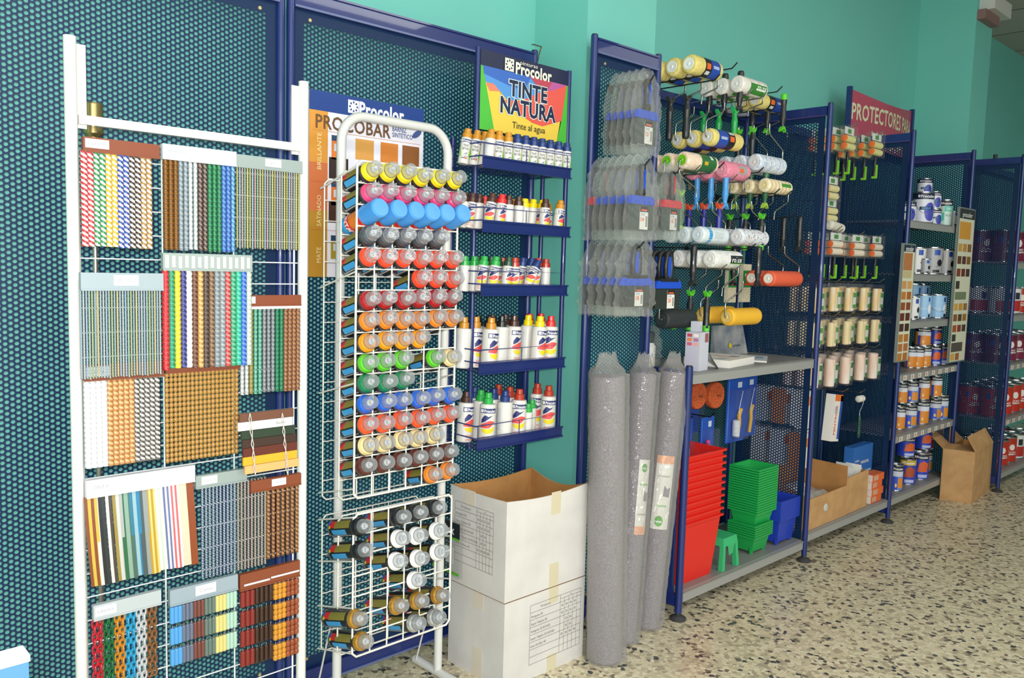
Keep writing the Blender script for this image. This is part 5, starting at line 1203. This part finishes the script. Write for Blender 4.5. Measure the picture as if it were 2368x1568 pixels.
# ---------------------------------------------------------------- second unit: refill packs
def mini_pack(cyl_col, core, handle):
    def go():
        t = thing('mini_roller_pack', 'x', 'roller pack'); cm = mottled('mini_' + cyl_col, cyl_col, cyl_col, 60, .9)
        mb = MB()
        for z_ in (0, -.036): mb.lathe([(.007, 0), (.0165, .002), (.0165, .1), (.012, .104)], cm, (-.05, 0, z_), (1, 0, 0), 14, mats=[M(core, .6), cm, cm])
        part('refill_sleeves', mb, t)
        part('clear_bag', MB().box((-.06, -.02, -.062), (.062, .02, .06), SHRINK), t)
        mb = MB().box((-.05, -.003, .02), (.052, .0, .055), M('dcdfd8', .4)); mb.rect(-.02, .026, .02, .046, -.0036, M('3c8a3c', .5)); part('header_card', mb, t)
        if handle:
            mb = MB().lathe([(.006, -.06), (.009, -.085), (.0075, -.11), (.01, -.14), (.008, -.165)], M('222424', .4), n=10); part('handle', mb, t)
            part('lime_grip', MB().box((-.0065, -.0115, -.165), (.0105, -.0075, -.1), M('7cc42c', .4)).box((-.011, -.009, -.168), (.011, .009, -.158), M('7cc42c', .4)), t)
        return t
    return go
def upright_pack(c1, c2, lab, h, wide):
    def go():
        t = thing('roller_refill_pack', 'x', 'refill pack'); cm = mottled('refill_' + c1 + c2, c1, c2, 25, .9, (1, 1, .3))
        mb = MB(); k = 2 if not wide else 1; r_ = .0165 if not wide else .026
        for i in range(k): mb.lathe([(r_ * .7, 0), (r_, .004), (r_, h - .004), (r_ * .7, h)], cm, ((i - (k - 1) / 2) * .034, 0, -h), (0, 0, 1), 12)
        part('refill_sleeve', mb, t)
        mb = MB(); w = .018; mb.box((w - .014, -r_ - .003, -h * .85), (w + .014, -r_ - .001, -h * .15), M('d8e0d0', .5)); mb.rect(w - .014, -h * .4, w + .014, -h * .2, -r_ - .0035, M(lab, .5)); mb.rect(w - .014, -h * .85, w + .014, -h * .7, -r_ - .0035, M(lab, .5)); part('printed_label', mb, t)
        part('clear_bag', MB().box((-.036, -r_ - .004, -h - .004), (.038, r_ + .004, .02), SHRINK), t)
        return t
    return go
def rowpacks(rows):
    for (nm, build, key, xs, z, ys, group) in rows:
        for i, x in enumerate(xs):
            for j, y in enumerate(ys):
                cn = ('leftmost', 'second', 'third', 'fourth', 'rightmost')[i] if len(xs) > 3 else ('left', 'middle', 'right')[i] if len(xs) > 2 else ('left', 'right')[i]
                place(key, build, f'{nm}, {cn} hook, {ORD[j]} from the front', (x, y, z + random.uniform(-.004, .004)), (0, 0, random.uniform(-.08, .08)), group)
            hook(x, 2.198, ys[0] - .035, z + .03 if 'mini' not in nm else z + .05, f'wire hook holding {nm.split(" with")[0]}, {cn}', mat=STEEL)
Ys = lambda a, n, s: [a + s * k for k in range(n)]
rowpacks([('cream mini roller pack in top row', mini_pack('dcd890', 'f0742c', True), 'mpa', (3.99, 4.3), 2.0, Ys(1.87, 4, .055), 'cream mini roller packs in the top row'),
                    ('cream mini roller pack with orange cores in the third row', mini_pack('eae0cc', 'f07038', True), 'mpc', (4.02, 4.26, 4.47), 1.5, Ys(1.9, 3, .055), 'mini roller packs with green handles in the third row')] [:1])
place('mpb', mini_pack('e4dca0', 'e8a860', False), 'yellow mini refill pack in the second row, upper of two', (3.95, 1.92, 1.76), (0, 0, 0), 'yellow mini refill packs')
place('mpb', None, 'yellow mini refill pack in the second row, lower of two', (3.99, 1.94, 1.655), (0, 0, 0), 'yellow mini refill packs')
hook(3.95, 2.198, 1.88, 1.815, 'wire hook holding the upper yellow refill pack', mat=STEEL); hook(3.99, 2.198, 1.9, 1.71, 'wire hook holding the lower yellow refill pack', mat=STEEL)
t = thing('paint_sleeve', 'single grey white roller sleeve hanging below the yellow refill packs', 'roller sleeve', (3.94, 1.92, 1.585)); part('sleeve', MB().lathe([(.012, 0), (.024, .008), (.024, .13), (.012, .138)], mottled('refill_grey', 'c8c4b4', 'dcd8cc', 40, .9), (0, 0, 0), (1, 0, -.1), 14), t)
hook(4.0, 2.198, 1.88, 1.56, 'wire hook holding the single grey sleeve', mat=STEEL)
rowpacks([('cream mini roller pack in third row', mini_pack('eae0cc', 'f07038', True), 'mpc', (3.98, 4.22, 4.45), 1.495, Ys(1.9, 3, .06), 'mini roller packs with green handles in the third row'),
          ('white upright refill pack, upper row', upright_pack('eae6dc', 'f0c878', '4c9a3c', .12, False), 'upa', (3.83, 4.0, 4.17, 4.34, 4.5), 1.278, Ys(1.9, 3, .06), 'white upright refill packs, upper row'),
          ('cream upright refill pack, middle row', upright_pack('f0e0b8', 'ecd4a0', '4c9a3c', .12, False), 'upb', (3.83, 4.0, 4.17, 4.34, 4.5), 1.11, Ys(1.9, 3, .06), 'cream upright refill packs, middle row'),
          ('thick white refill pack, lower row', upright_pack('f2eee6', 'f0c8b0', '2c7a3c', .14, True), 'upc', (3.83, 4.0, 4.17, 4.34, 4.5), .93, Ys(1.9, 3, .065), 'thick white refill packs, lower row')])
def carton(name, label, cat, loc, rot, w, d, h, cols, prints, group=None):
    t = thing(name, label, cat, loc, rot, group)
    part('box_body', MB().box((0, 0, 0), (w, d, h), M(cols[0], .5), {k: M(v, .5) for k, v in cols[1].items()}), t)
    if prints:
        mb = MB()
        for p in prints:
            if isinstance(p[0], str): mb.text(p[0], M(p[5], .5), flat(w * p[1], -.0012, h * p[2], (math.cos(p[6]), 0, math.sin(p[6])), (-math.sin(p[6]), 0, math.cos(p[6]))), p[3], .02, p[4])
            else: mb.rect(w * p[0], h * p[1], w * p[2], h * p[3], -.0006, M(p[4], .5))
        part('box_print', mb, t)
    return t
for i, (x, y, tilt) in enumerate(((4.11, 1.9, .12), (3.93, 1.96, .08))):
    carton('hanging_box', f'{("front", "rear")[i]} of two slim white orange and blue roller boxes hanging from a hook', 'box', (x - .05, y, .5), (0, tilt, .0), .085, .05, .24, ('ece4dc', {'-x': 'f0ece4', '+x': '2c58b0', '+z': '2c4cb0'}), [(.72, .05, 1, .98, '2c58b0'), (.0, .86, 1, 1, 'e8742c'), ('PENTRILO', .3, .45, .022, .15, 'e8642c', PI / 2), (.1, .6, .5, .75, 'b8c0cc')], 'slim roller boxes')
hook(4.14, 2.198, 1.86, .75, 'wire hook holding the slim roller boxes', mat=STEEL)
t = thing('mini_roller', 'small white mini roller with dark green handle hanging beside the slim boxes', 'mini roller', (4.36, 1.9, .69))
part('sleeve', MB().lathe([(.01, 0), (.018, .004), (.018, .05), (.01, .055)], mottled('white_fleece', 'e8e4dc', 'dcd4c8', 60, .9), (-.01, 0, 0), (1, 0, 0), 12), t)
part('wire_frame', MB().tube([(.04, 0, 0), (.055, 0, 0), (.055, 0, -.03), (.02, 0, -.07), (.02, 0, -.1)], .002, STEEL, 6), t); part('handle', MB().lathe([(.006, 0), (.01, -.02), (.008, -.06), (.011, -.1), (.008, -.12)], M('1f4a3c', .4), (.02, 0, -.09), n=10), t)
hook(4.36, 2.198, 1.87, .725, 'wire hook holding the mini roller', mat=STEEL)
# base of the second unit
def open_carton(label, loc, w, d, h, hf, holes, stuff):
    t = thing('cardboard_box', label, 'box', loc); mb = MB(); th = .004
    mb.box((th, th, .0005), (w - th, d - th, .004), CARD)
    def wl(p0, p1, h0, h1, nrm):
        a, b = Vector((*p0, 0)), Vector((*p1, 0)); n_ = Vector((*nrm, 0)) * th
        A1, B1 = a + Vector((0, 0, h0)), b + Vector((0, 0, h1))
        mb.quad([a, b, B1, A1], CARD); mb.quad([b + n_, a + n_, A1 + n_, B1 + n_], CARDIN); mb.quad([A1, B1, B1 + n_, A1 + n_], CARDIN)
    wl((0, 0), (w, 0), hf, hf * 1.04, (0, 1)); wl((w, 0), (w, d), h * .98, h, (-1, 0)); wl((w, d), (0, d), h, h, (0, -1)); wl((0, d), (0, 0), h, h * .9 if hf > h * .9 else hf, (1, 0))
    part('box_body', mb, t)
    if holes: part('film_in_grip_hole', MB().lathe([(.02, 0), (.018, .002), (0, .003)], M('c8ccc4', .2), (w * .45, -.0005, hf * .55), (0, -1, 0), 12, mats=None), t)
    return t
open_carton('brown carton with low cut front on the second unit base, nearest the left post', (3.69, 1.815, .1305), .4, .3, .26, .15, True, None)
rng = random.Random(4)
t = thing('bagged_sandpaper', 'crumpled clear bags with white labels inside the low brown carton', 'bags', (3.72, 1.84, .16))
bgm = MB(); bgm.add([(x * .34, y * .24, .06 + .03 * rng.random() + .03 * y) for x in [i / 8 for i in range(9)] for y in [j / 6 for j in range(7)]], [[i * 7 + j, i * 7 + j + 7, i * 7 + j + 8, i * 7 + j + 1] for i in range(8) for j in range(6)], mottled('grey_white_bagging', '9a9a94', 'd8d8d2', 14, .3)); bgm.box((.0, .0, -.024), (.34, .24, .03), M('b8b4ac', .6)); part('bag', bgm, t)
open_carton('brown carton filled with upright white packets, right of the low fronted carton', (4.1, 1.82, .1305), .25, .3, .195, .19, False, None)
for i in range(7):
    q = thing('paper_packet', f'small white packet standing in the brown carton, {ORD[i]} from the left', 'packet', (4.13 + .028 * i, 1.88 + .02 * (i % 3), .136), (0, .12, 0), 'white packets standing in the brown carton'); part('packet_body', MB().box((-.006, -.03, 0), (.006, .05, .215), M(('ece8e0', 'dcdcd8')[i % 2], .6)), q, key=('pk', i % 2))
for i in range(4):
    carton('orange_box', f'small white and orange barcode box, {("bottom", "second from bottom", "third from bottom", "top")[i]} of the little stack', 'box', (4.405 + .006 * (i % 2), 1.822, .1305 + i * .0385), (0, 0, .02 * (-1) ** i), .14, .062, .038, ('e8723c', {'-x': 'e8d8cc', '-y': 'e86c34'}), [(.1, .15, .5, .85, 'd8a488')], 'small white and orange boxes')
    
t = carton('manovel_box', 'blue and white Manovel box standing at the back of the second unit base', 'box', (4.325, 1.895, .1305), (0, 0, 0), .24, .05, .3, ('2c68b4', {}), [(.0, .0, 1, .45, 'dcdce0'), ('MANOVEL', .6, .7, .022, .1, 'e8e8f0', 0), (.1, .56, .5, .6, 'a8c0e0'), (.62, .5, .95, .54, 'a8c0e0'), (.4, .05, .75, .38, '34406c'), ('rolux', .2, .75, .018, .05, 'e8e8f0', 0)])

# ---------------------------------------------------------------- tins
def build_tin(kind, r_, h):
    def go():
        t = thing('paint_tin', 'x', 'tin'); mb = MB()
        body, band, extra_ = {'dique': ('e2e4ee', '20264a', ('4c50b8',)), 'turq': ('c8e4d8', '1c2230', ('54c4b0',)), 'silver': ('b4b6b8', 'b4b6b8', ('2c50b0', '26262a')), 'whitepot': ('e6e6e4', 'e6e6e4', ('2c50b0', '26262a')),
                               'quality': ('9cc8ec', '9cc8ec', ('2c50a0', 'e8f0f4')), 'varn': ('e08a34', '1c2230', ('3850c0', 'd8dce8')), 'lasur': ('2c44b8', '1c2230', ('d86030', 'e8a050')), 'sint': ('6888c8', '1c2230', ('e09038', 'c8ccd8')),
                               'gold': ('3044b0', 'c8a834', ('b04c28', '303048')), 'red': ('c02c1c', 'b03020', ('e8e4dc', 'c02c1c')), 'redwhite': ('dcdcdc', 'e0e0dc', ('e8e4dc', 'b82c28')), 'winered': ('7c2444', '5c1c34', ('d8d4dc', '7c2444'))}[kind]
        bm, bd = M(body, .35), M(band, .35); rim = M('b0b0b2', .25, .9)
        mb.lathe([(r_ * .985, 0), (r_ * 1.015, .0), (r_ * 1.015, .004), (r_, .006), (r_, h * .76), (r_, h * .95), (r_ * 1.015, h * .97), (r_ * 1.015, h), (r_ * .93, h), (r_ * .92, h - .006), (0, h - .006)], bm, n=24,
                 mats=[rim, rim, rim, bm, bd if kind not in ('silver', 'whitepot', 'quality') else bm, rim, rim, rim, rim, rim])
        part('tin_body', mb, t)
        mb = MB(); f_ = wrap(r_ * 1.006, 0, -PI / 2 - .85); g_ = wrap(r_ * 1.012, 0, -PI / 2 - .85)
        def patch(u0, u1, v0, v1, c_, fn=f_):
            for i in range(12):
                a_, b_ = r_ * (u0 + (u1 - u0) * i / 12), r_ * (u0 + (u1 - u0) * (i + 1) / 12)
                mb.quad([fn(a_, h * v0), fn(b_, h * v0), fn(b_, h * v1), fn(a_, h * v1)], M(c_, .4))
        if kind not in ('silver', 'whitepot', 'quality', 'red', 'redwhite', 'winered'):
            mb.text('Procolor', M('f0f0f0'), lambda u, v: g_(u, h * .855 + v), h * .13, .03, r_ * 1.5); patch(-1.0, -.82, .82, .9, 'f0f0f0', g_)
        if kind == 'dique':
            poly_on(mb, g_, [(r_ * (.25 + .62 * math.cos(q * PI / 9)), h * (.36 + .3 * math.sin(q * PI / 9))) for q in range(18)], M('4c50b8', .4)); patch(-.8, .5, .42, .52, '20264a', wrap(r_ * 1.018, 0, -PI / 2 - .85)); h3 = wrap(r_ * 1.022, 0, -PI / 2 - .85); mb.text('DIQUE', M('5cb4ec'), lambda u, v: h3(-r_ * .15 + u, h * .47 + v), h * .08, .03, r_ * .9)
        elif kind == 'turq':
            patch(-.4, .8, .55, .75, '54c4b0'); patch(-.8, -.4, .2, .5, '54c4b0'); mb.text('TIN', M('e8f4f0'), lambda u, v: g_(r_ * .2 + u, h * .65 + v), h * .14, .02, r_ * .8); mb.text('PLUS', INK, lambda u, v: g_(r_ * .2 + u, h * .4 + v), h * .11, 0, r_ * .8)
        elif kind in ('silver', 'whitepot'): patch(-.1, .5, .7, .9, '2c50b0'); poly_on(mb, g_, [(r_ * (.5 + .3 * math.cos(q * PI / 6)), h * (.42 + .13 * math.sin(q * PI / 6))) for q in range(12)], M('26262a', .4)); patch(-.2, .5, .06, .16, '303034')
        elif kind == 'quality': patch(.35, .6, .7, .88, '2c50a0'); poly_on(mb, g_, [(r_ * (.6 + .32 * math.cos(q * PI / 6)), h * (.4 + .2 * math.sin(q * PI / 6))) for q in range(12)], M('e8f2f8', .4)); patch(.4, .7, .05, .18, '28304c'); mb.text('Quality', M('e8f2f8'), lambda u, v: g_(-r_ * .3 + u, h * .42 + v), h * .13, 0, r_ * .8)
        elif kind in ('varn', 'sint'): patch(-1.1, .9, .56, .76, extra_[1]); patch(-1.1, -.1 if kind == 'sint' else -.7, .05, .56, extra_[0] if kind == 'varn' else '3850c0'); patch(-.05, .9, .12, .5, 'dc8a30'); poly_on(mb, g_, [(r_ * (-.35 + .16 * math.cos(q * PI / 5)), h * (.22 + .08 * math.sin(q * PI / 5))) for q in range(10)], M('f0c878', .4))
        elif kind in ('lasur', 'gold'): poly_on(mb, g_, [(r_ * u, h * v) for u, v in ((-.6, .3), (.7, .3), (.8, .6), (.1, .72), (-.5, .6))], M(extra_[0], .4)); patch(-.5, .7, .08, .2, 'b8c0e8')
        elif kind in ('red', 'winered'): poly_on(mb, g_, [(r_ * (.1 + .3 * math.cos(q * PI / 6)), h * (.6 + .12 * math.sin(q * PI / 6))) for q in range(12)], M('e8e0d8', .4)); patch(-.5, .7, .3, .34, 'e8e0d8'); patch(-.8, -.5, .6, .78, '2c50b0'); mb.text('OXI', M('e8e0d8'), lambda u, v: g_(r_ * .1 + u, h * .4 + v), h * .1, .03, r_ * .9)
        elif kind == 'redwhite': patch(-.9, .8, .1, .5, 'b82c28'); patch(.0, .5, .55, .8, '303038')
        part('tin_label', mb, t)
        if kind in ('silver', 'whitepot', 'red', 'dique', 'quality', 'sint', 'winered') and r_ > .05: part('wire_handle', MB().tube([g_(r_ * (-1.5 + 3.0 * k / 12), h * (.82 - .55 * math.sin(PI * k / 12) ** .7)) * 1.0 for k in range(13)], .0014, STEEL, 5), t)
        return t
    return go
KNM = {'dique': 'white tin with violet circle', 'turq': 'white and turquoise tin', 'silver': 'silver tin with black dot', 'whitepot': 'white pot with black dot', 'quality': 'light blue tin', 'varn': 'orange tin with black band', 'lasur': 'deep blue tin with orange patch',
       'sint': 'pale blue and orange tin', 'gold': 'gold topped blue tin', 'red': 'bright red tin', 'redwhite': 'white and red bucket', 'winered': 'wine red tin'}
def tin(kind, r_, h, x, y, z, label, group=None):
    return place(('tin', kind, r_, h), build_tin(kind, r_, h), label, (x, y, z), (0, 0, random.uniform(-.15, .15)), group or KNM[kind] + 's in one group')
Z1, Z2, Z3, Z4, Z5, Z6 = 1.6455, 1.3605, 1.1005, .8155, .4755, .1305
SHN = ['top', 'second', 'third', 'fourth', 'fifth', 'bottom']
def spots(shelf, z, L_):
    """tins given by the pixel of their middle, depth, kind, radius, height and the level they stand on"""
    for n, (px, py, y, kind, r_, h, zz, where) in enumerate(L_):
        p = oY(px, py, y); tin(kind, r_, h, min(p.x, 5.478 - r_), y, z + zz, f'{KNM[kind]} {where}, {SHN[shelf]} shelf of third unit', f'{KNM[kind]}s on the {SHN[shelf]} shelf of the third unit')
spots(0, Z1, [(2098, 490, 1.9, 'dique', .045, .11, 0, 'hidden behind the post'), (2134, 485, 1.88, 'dique', .056, .175, 0, 'large, front left'), (2161, 505, 1.9, 'dique', .036, .095, 0, 'small, beneath its twin'), (2161, 460, 1.9, 'dique', .036, .1, .096, 'small, standing on its twin'),
              (2186, 495, 1.87, 'turq', .038, .155, 0, 'right of the violet ones'), (2140, 415, 2.0, 'dique', .042, .11, .176, 'on tall stack at left'), (2132, 480, 2.01, 'dique', .05, .175, 0, 'at the rear left'), (2206, 505, 1.84, 'silver', .03, .09, 0, 'by the colour chart')])
spots(1, Z2, [(2121, 600, 1.9, 'whitepot', .045, .15, 0, 'at the left'), (2140, 615, 1.85, 'silver', .028, .085, 0, 'small, in front at left'), (2156, 595, 1.92, 'silver', .058, .16, 0, 'large, in the middle'), (2189, 600, 1.87, 'whitepot', .04, .15, 0, 'right of the large silver tin'), (2205, 610, 1.86, 'silver', .033, .11, 0, 'furthest right')])
spots(2, Z3, [(2112, 715, 1.87, 'whitepot', .032, .13, 0, 'at the left'), (2134, 715, 1.9, 'quality', .044, .14, 0, 'left of the front pair'), (2166, 712, 1.88, 'quality', .056, .14, 0, 'right of the front pair'), (2088, 680, 2.02, 'quality', .05, .2, 0, 'rear left'), (2112, 672, 2.02, 'quality', .05, .2, 0, 'rear middle'), (2135, 672, 2.02, 'quality', .05, .2, 0, 'rear right')])
spots(3, Z4, [(2105, 835, 1.9, 'varn', .032, .12, 0, 'far left of lower row'), (2122, 835, 1.87, 'varn', .034, .12, 0, 'second of lower row'), (2138, 832, 1.87, 'varn', .035, .12, 0, 'third of lower row'), (2161, 828, 1.87, 'lasur', .037, .12, 0, 'fourth of lower row'), (2185, 825, 1.87, 'lasur', .04, .12, 0, 'fifth of lower row'),
              (2134, 785, 1.9, 'varn', .043, .11, .121, 'left of upper row'), (2162, 783, 1.89, 'lasur', .037, .11, .121, 'middle of upper row'), (2181, 783, 1.98, 'varn', .035, .11, .121, 'rear right of upper row'), (2178, 825, 2.0, 'varn', .04, .12, 0, 'rear right of lower row'), (2130, 825, 2.0, 'varn', .05, .12, 0, 'rear left of lower row')])
spots(4, Z5, [(2080, 960, 1.88, 'varn', .032, .13, 0, 'far left of lower row'), (2103, 960, 1.87, 'sint', .04, .13, 0, 'second of lower row'), (2131, 955, 1.87, 'varn', .04, .14, 0, 'third of lower row'), (2160, 948, 1.88, 'sint', .04, .13, 0, 'fourth of lower row'), (2189, 938, 1.86, 'sint', .042, .15, 0, 'fifth of lower row'),
              (2085, 910, 1.9, 'varn', .032, .12, .141, 'far left of upper row'), (2107, 905, 1.88, 'sint', .04, .125, .141, 'second of upper row'), (2134, 897, 1.88, 'varn', .038, .13, .141, 'third of upper row'), (2163, 894, 1.88, 'varn', .037, .13, .141, 'fourth of upper row'), (2150, 900, 2.0, 'varn', .042, .13, .0, 'rear row, hidden low')])
spots(5, Z6, [(2072, 1105, 1.86, 'sint', .036, .15, 0, 'small, front left'), (2098, 1095, 1.88, 'gold', .045, .15, 0, 'with gold top'), (2127, 1080, 1.88, 'lasur', .048, .16, 0, 'third from left in front'), (2155, 1075, 1.93, 'sint', .04, .14, 0, 'behind the big carton'), (2093, 1045, 1.9, 'lasur', .05, .12, .161, 'on the gold topped tin'),
              (2133, 1028, 1.92, 'lasur', .05, .13, .161, 'upper row, middle'), (2155, 1040, 1.93, 'redwhite', .042, .13, .141, 'upper row, behind the carton flap'), (2110, 1060, 2.02, 'lasur', .05, .15, 0, 'rear row')])
# reds on the fourth unit
for si, (z, kind, h) in enumerate(((.1205, 'red', .17), (.4605, 'red', .19), (.8105, 'winered', .18), (1.1205, 'redwhite', .17), (1.4505, 'winered', .2))):
    for j in range(5):
        for k in range(2):
            kd = kind if not (si == 0 and j == 3) else 'redwhite'
            if si == 2 and j > 2: kd = 'red'
            if si == 3 and j in (2, 3): kd = 'red'
            tin(kd, .068, h, 5.93 + .17 * j, 1.72 + .14 * k, z, f'{KNM[kd]}, {ORD[j]} from left, {("front", "back")[k]} row, {("bottom", "second lowest", "middle", "second highest", "highest")[si]} shelf, fourth unit', f'{KNM[kd]}s on the fourth unit')
# colour charts
def chart(label, TL, TR, BL, y, rows, head, rx=0):
    a, b, c = oY(*TL, y), oY(*TR, y), oY(*BL, y); W = b.x - a.x; H_ = a.z - c.z
    t = thing('colour_chart', label, 'colour chart', (a.x, y, c.z))
    mb = MB().box((0, 0, 0), (W, .012, H_), M('7c8480', .4)); mb.rect(.01, .008, W - .01, H_ - .008, -.0006, M('dcdcc4', .45)); part('chart_board', mb, t)
    mb = MB(); mb.rect(.01, H_ * .93, W - .01, H_ - .008, -.0012, M(head, .4)); mb.text('procolor', M('e8e8e4'), flat(W / 2, -.0018, H_ * .957), .04, .02, W * .6)
    for r0, r1, cells in rows:
        n = len(cells)
        for i, c_ in enumerate(cells):
            if c_: mb.rect(W * (.08 + .86 * i / n), H_ * r0, W * (.08 + .86 * (i + .8) / n), H_ * r1, -.0012, M(c_, .45))
    part('colour_swatches', mb, t)
chart('tall narrow wood colour chart hanging on the post left of the tins', (2090, 562), (2119, 561), (2076, 838), 1.776, [(.775, .92, ['b87848']), (.71, .77, ['c8b88c'])] + [(z_, z_ + .065, cc) for z_, cc in ((.62, ['d0985c', 'd8a460']), (.53, ['c87c2c', 'b0642c']), (.44, ['984c28', '8c4424']), (.35, ['6c2c24', '5c2820']), (.26, ['4c2828', '44241c']), (.17, ['c07c34', 'b87430']), (.09, ['b8703c', 'b87038']), (.01, ['bc7c3c', 'b46c34']))], '2c3048')
chart('tall grey framed wood colour chart on the post right of the tins', (2220, 478), (2257, 480), (2208, 838), 1.776, [(.8, .91, ['d89c3c'])] + [(z_, z_ + .05, cc) for z_, cc in ((.72, ['c8a050', 'c88c3c', '8c6838']), (.64, ['6c3c28', '583024', '8c5c28']), (.56, ['84402c', '742c24', '443430']), (.48, ['403430', '', ''])) ] + [(.41, .46, ['788464'])] + [(z_, z_ + .045, cc) for z_, cc in ((.34, ['d8a850', 'cc982c', '9c7040']), (.27, ['94582c', '5c4024', 'a0702c']), (.2, ['a8582c', '8c3c24', '4c3c34']), (.14, ['3c3c34', '', '']))] + [(.07, .13, ['5c5048']), (.015, .06, ['d8a850', 'a86838', ''])], '3a3638')
# big brown carton on the floor
t = thing('cardboard_box', 'big brown open carton standing on the terrazzo in front of the third unit', 'box', (5.375, 1.628, 0), (0, 0, 0))
P0, P1, P2, P3 = (0, 0), (.44, .035), (.4, .2), (-.045, .165); hB = .31
mb = MB()
for a, b, m_ in ((P0, P1, CARD), (P1, P2, CARD), (P2, P3, CARD), (P3, P0, CARD)):
    mb.quad([(*a, 0), (*b, 0), (*b, hB), (*a, hB)], m_); c = Vector(((a[1] - b[1]), (b[0] - a[0]))).normalized() * .005; mb.quad([(b[0] + c.x, b[1] + c.y, 0), (a[0] + c.x, a[1] + c.y, 0), (a[0] + c.x, a[1] + c.y, hB), (b[0] + c.x, b[1] + c.y, hB)], CARDIN); mb.quad([(*a, hB), (*b, hB), (b[0] + c.x, b[1] + c.y, hB), (a[0] + c.x, a[1] + c.y, hB)], CARD)
mb.quad([(*P0, .003), (*P1, .003), (*P2, .003), (*P3, .003)], CARDIN); mb.quad([(*P3, 0), (*P2, 0), (*P1, 0), (*P0, 0)], CARD)
part('box_body', mb, t)
def flap(a, b, out, up, lean):
    a, b = Vector((*a, hB)), Vector((*b, hB)); o = Vector((out[0], out[1], up)); n_ = (b - a).cross(o).normalized() * .004
    k = MB(); A2, B2 = a + o + (b - a) * lean, b + o - (b - a) * lean
    k.add([a, b, B2, A2, a + n_, b + n_, B2 + n_, A2 + n_], [[0, 1, 2, 3], [7, 6, 5, 4], [0, 4, 5, 1], [1, 5, 6, 2], [2, 6, 7, 3], [3, 7, 4, 0]], CARD); return k
part('flap', flap(P0, P1, (-.08, .03), .1, .02), t); part('flap', flap(P3, P2, (.03, .12), .09, .02), t); part('flap', flap(P3, P0, (.12, .02), .015, .03), t)
part('packing_tape', MB().quad([(-.028, .108, hB - .07), (-.014, .053, hB - .07), (-.014, .053, hB), (-.028, .108, hB)], M('b58c5c', .35)), t)

# white boxed goods at the left of the second unit, seen through the holes of the first unit's side panel
for i in range(6):
    col, row = i % 3, i // 3
    carton('sleeve_box', f'white sleeve box seen through the first unit side holes, {("upper", "lower")[row]} row, {ORD[col]} from front', 'box', (3.69, 1.86 + .1 * col, (.62, .42)[row]), (0, 0, .0), .07, .075, .17, ('dcdad4', {'-x': ('e8e6e0', 'e0904c', 'd8dade')[(i + row) % 3]}), [(.1, .6, .9, .85, 'e8843c')], 'white roller sleeve boxes')
for row in range(2): hook(3.725, 2.198, 1.84, (.805, .6)[row], ('wire hook holding the upper white sleeve boxes', 'wire hook holding the lower white sleeve boxes')[row], mat=STEEL)
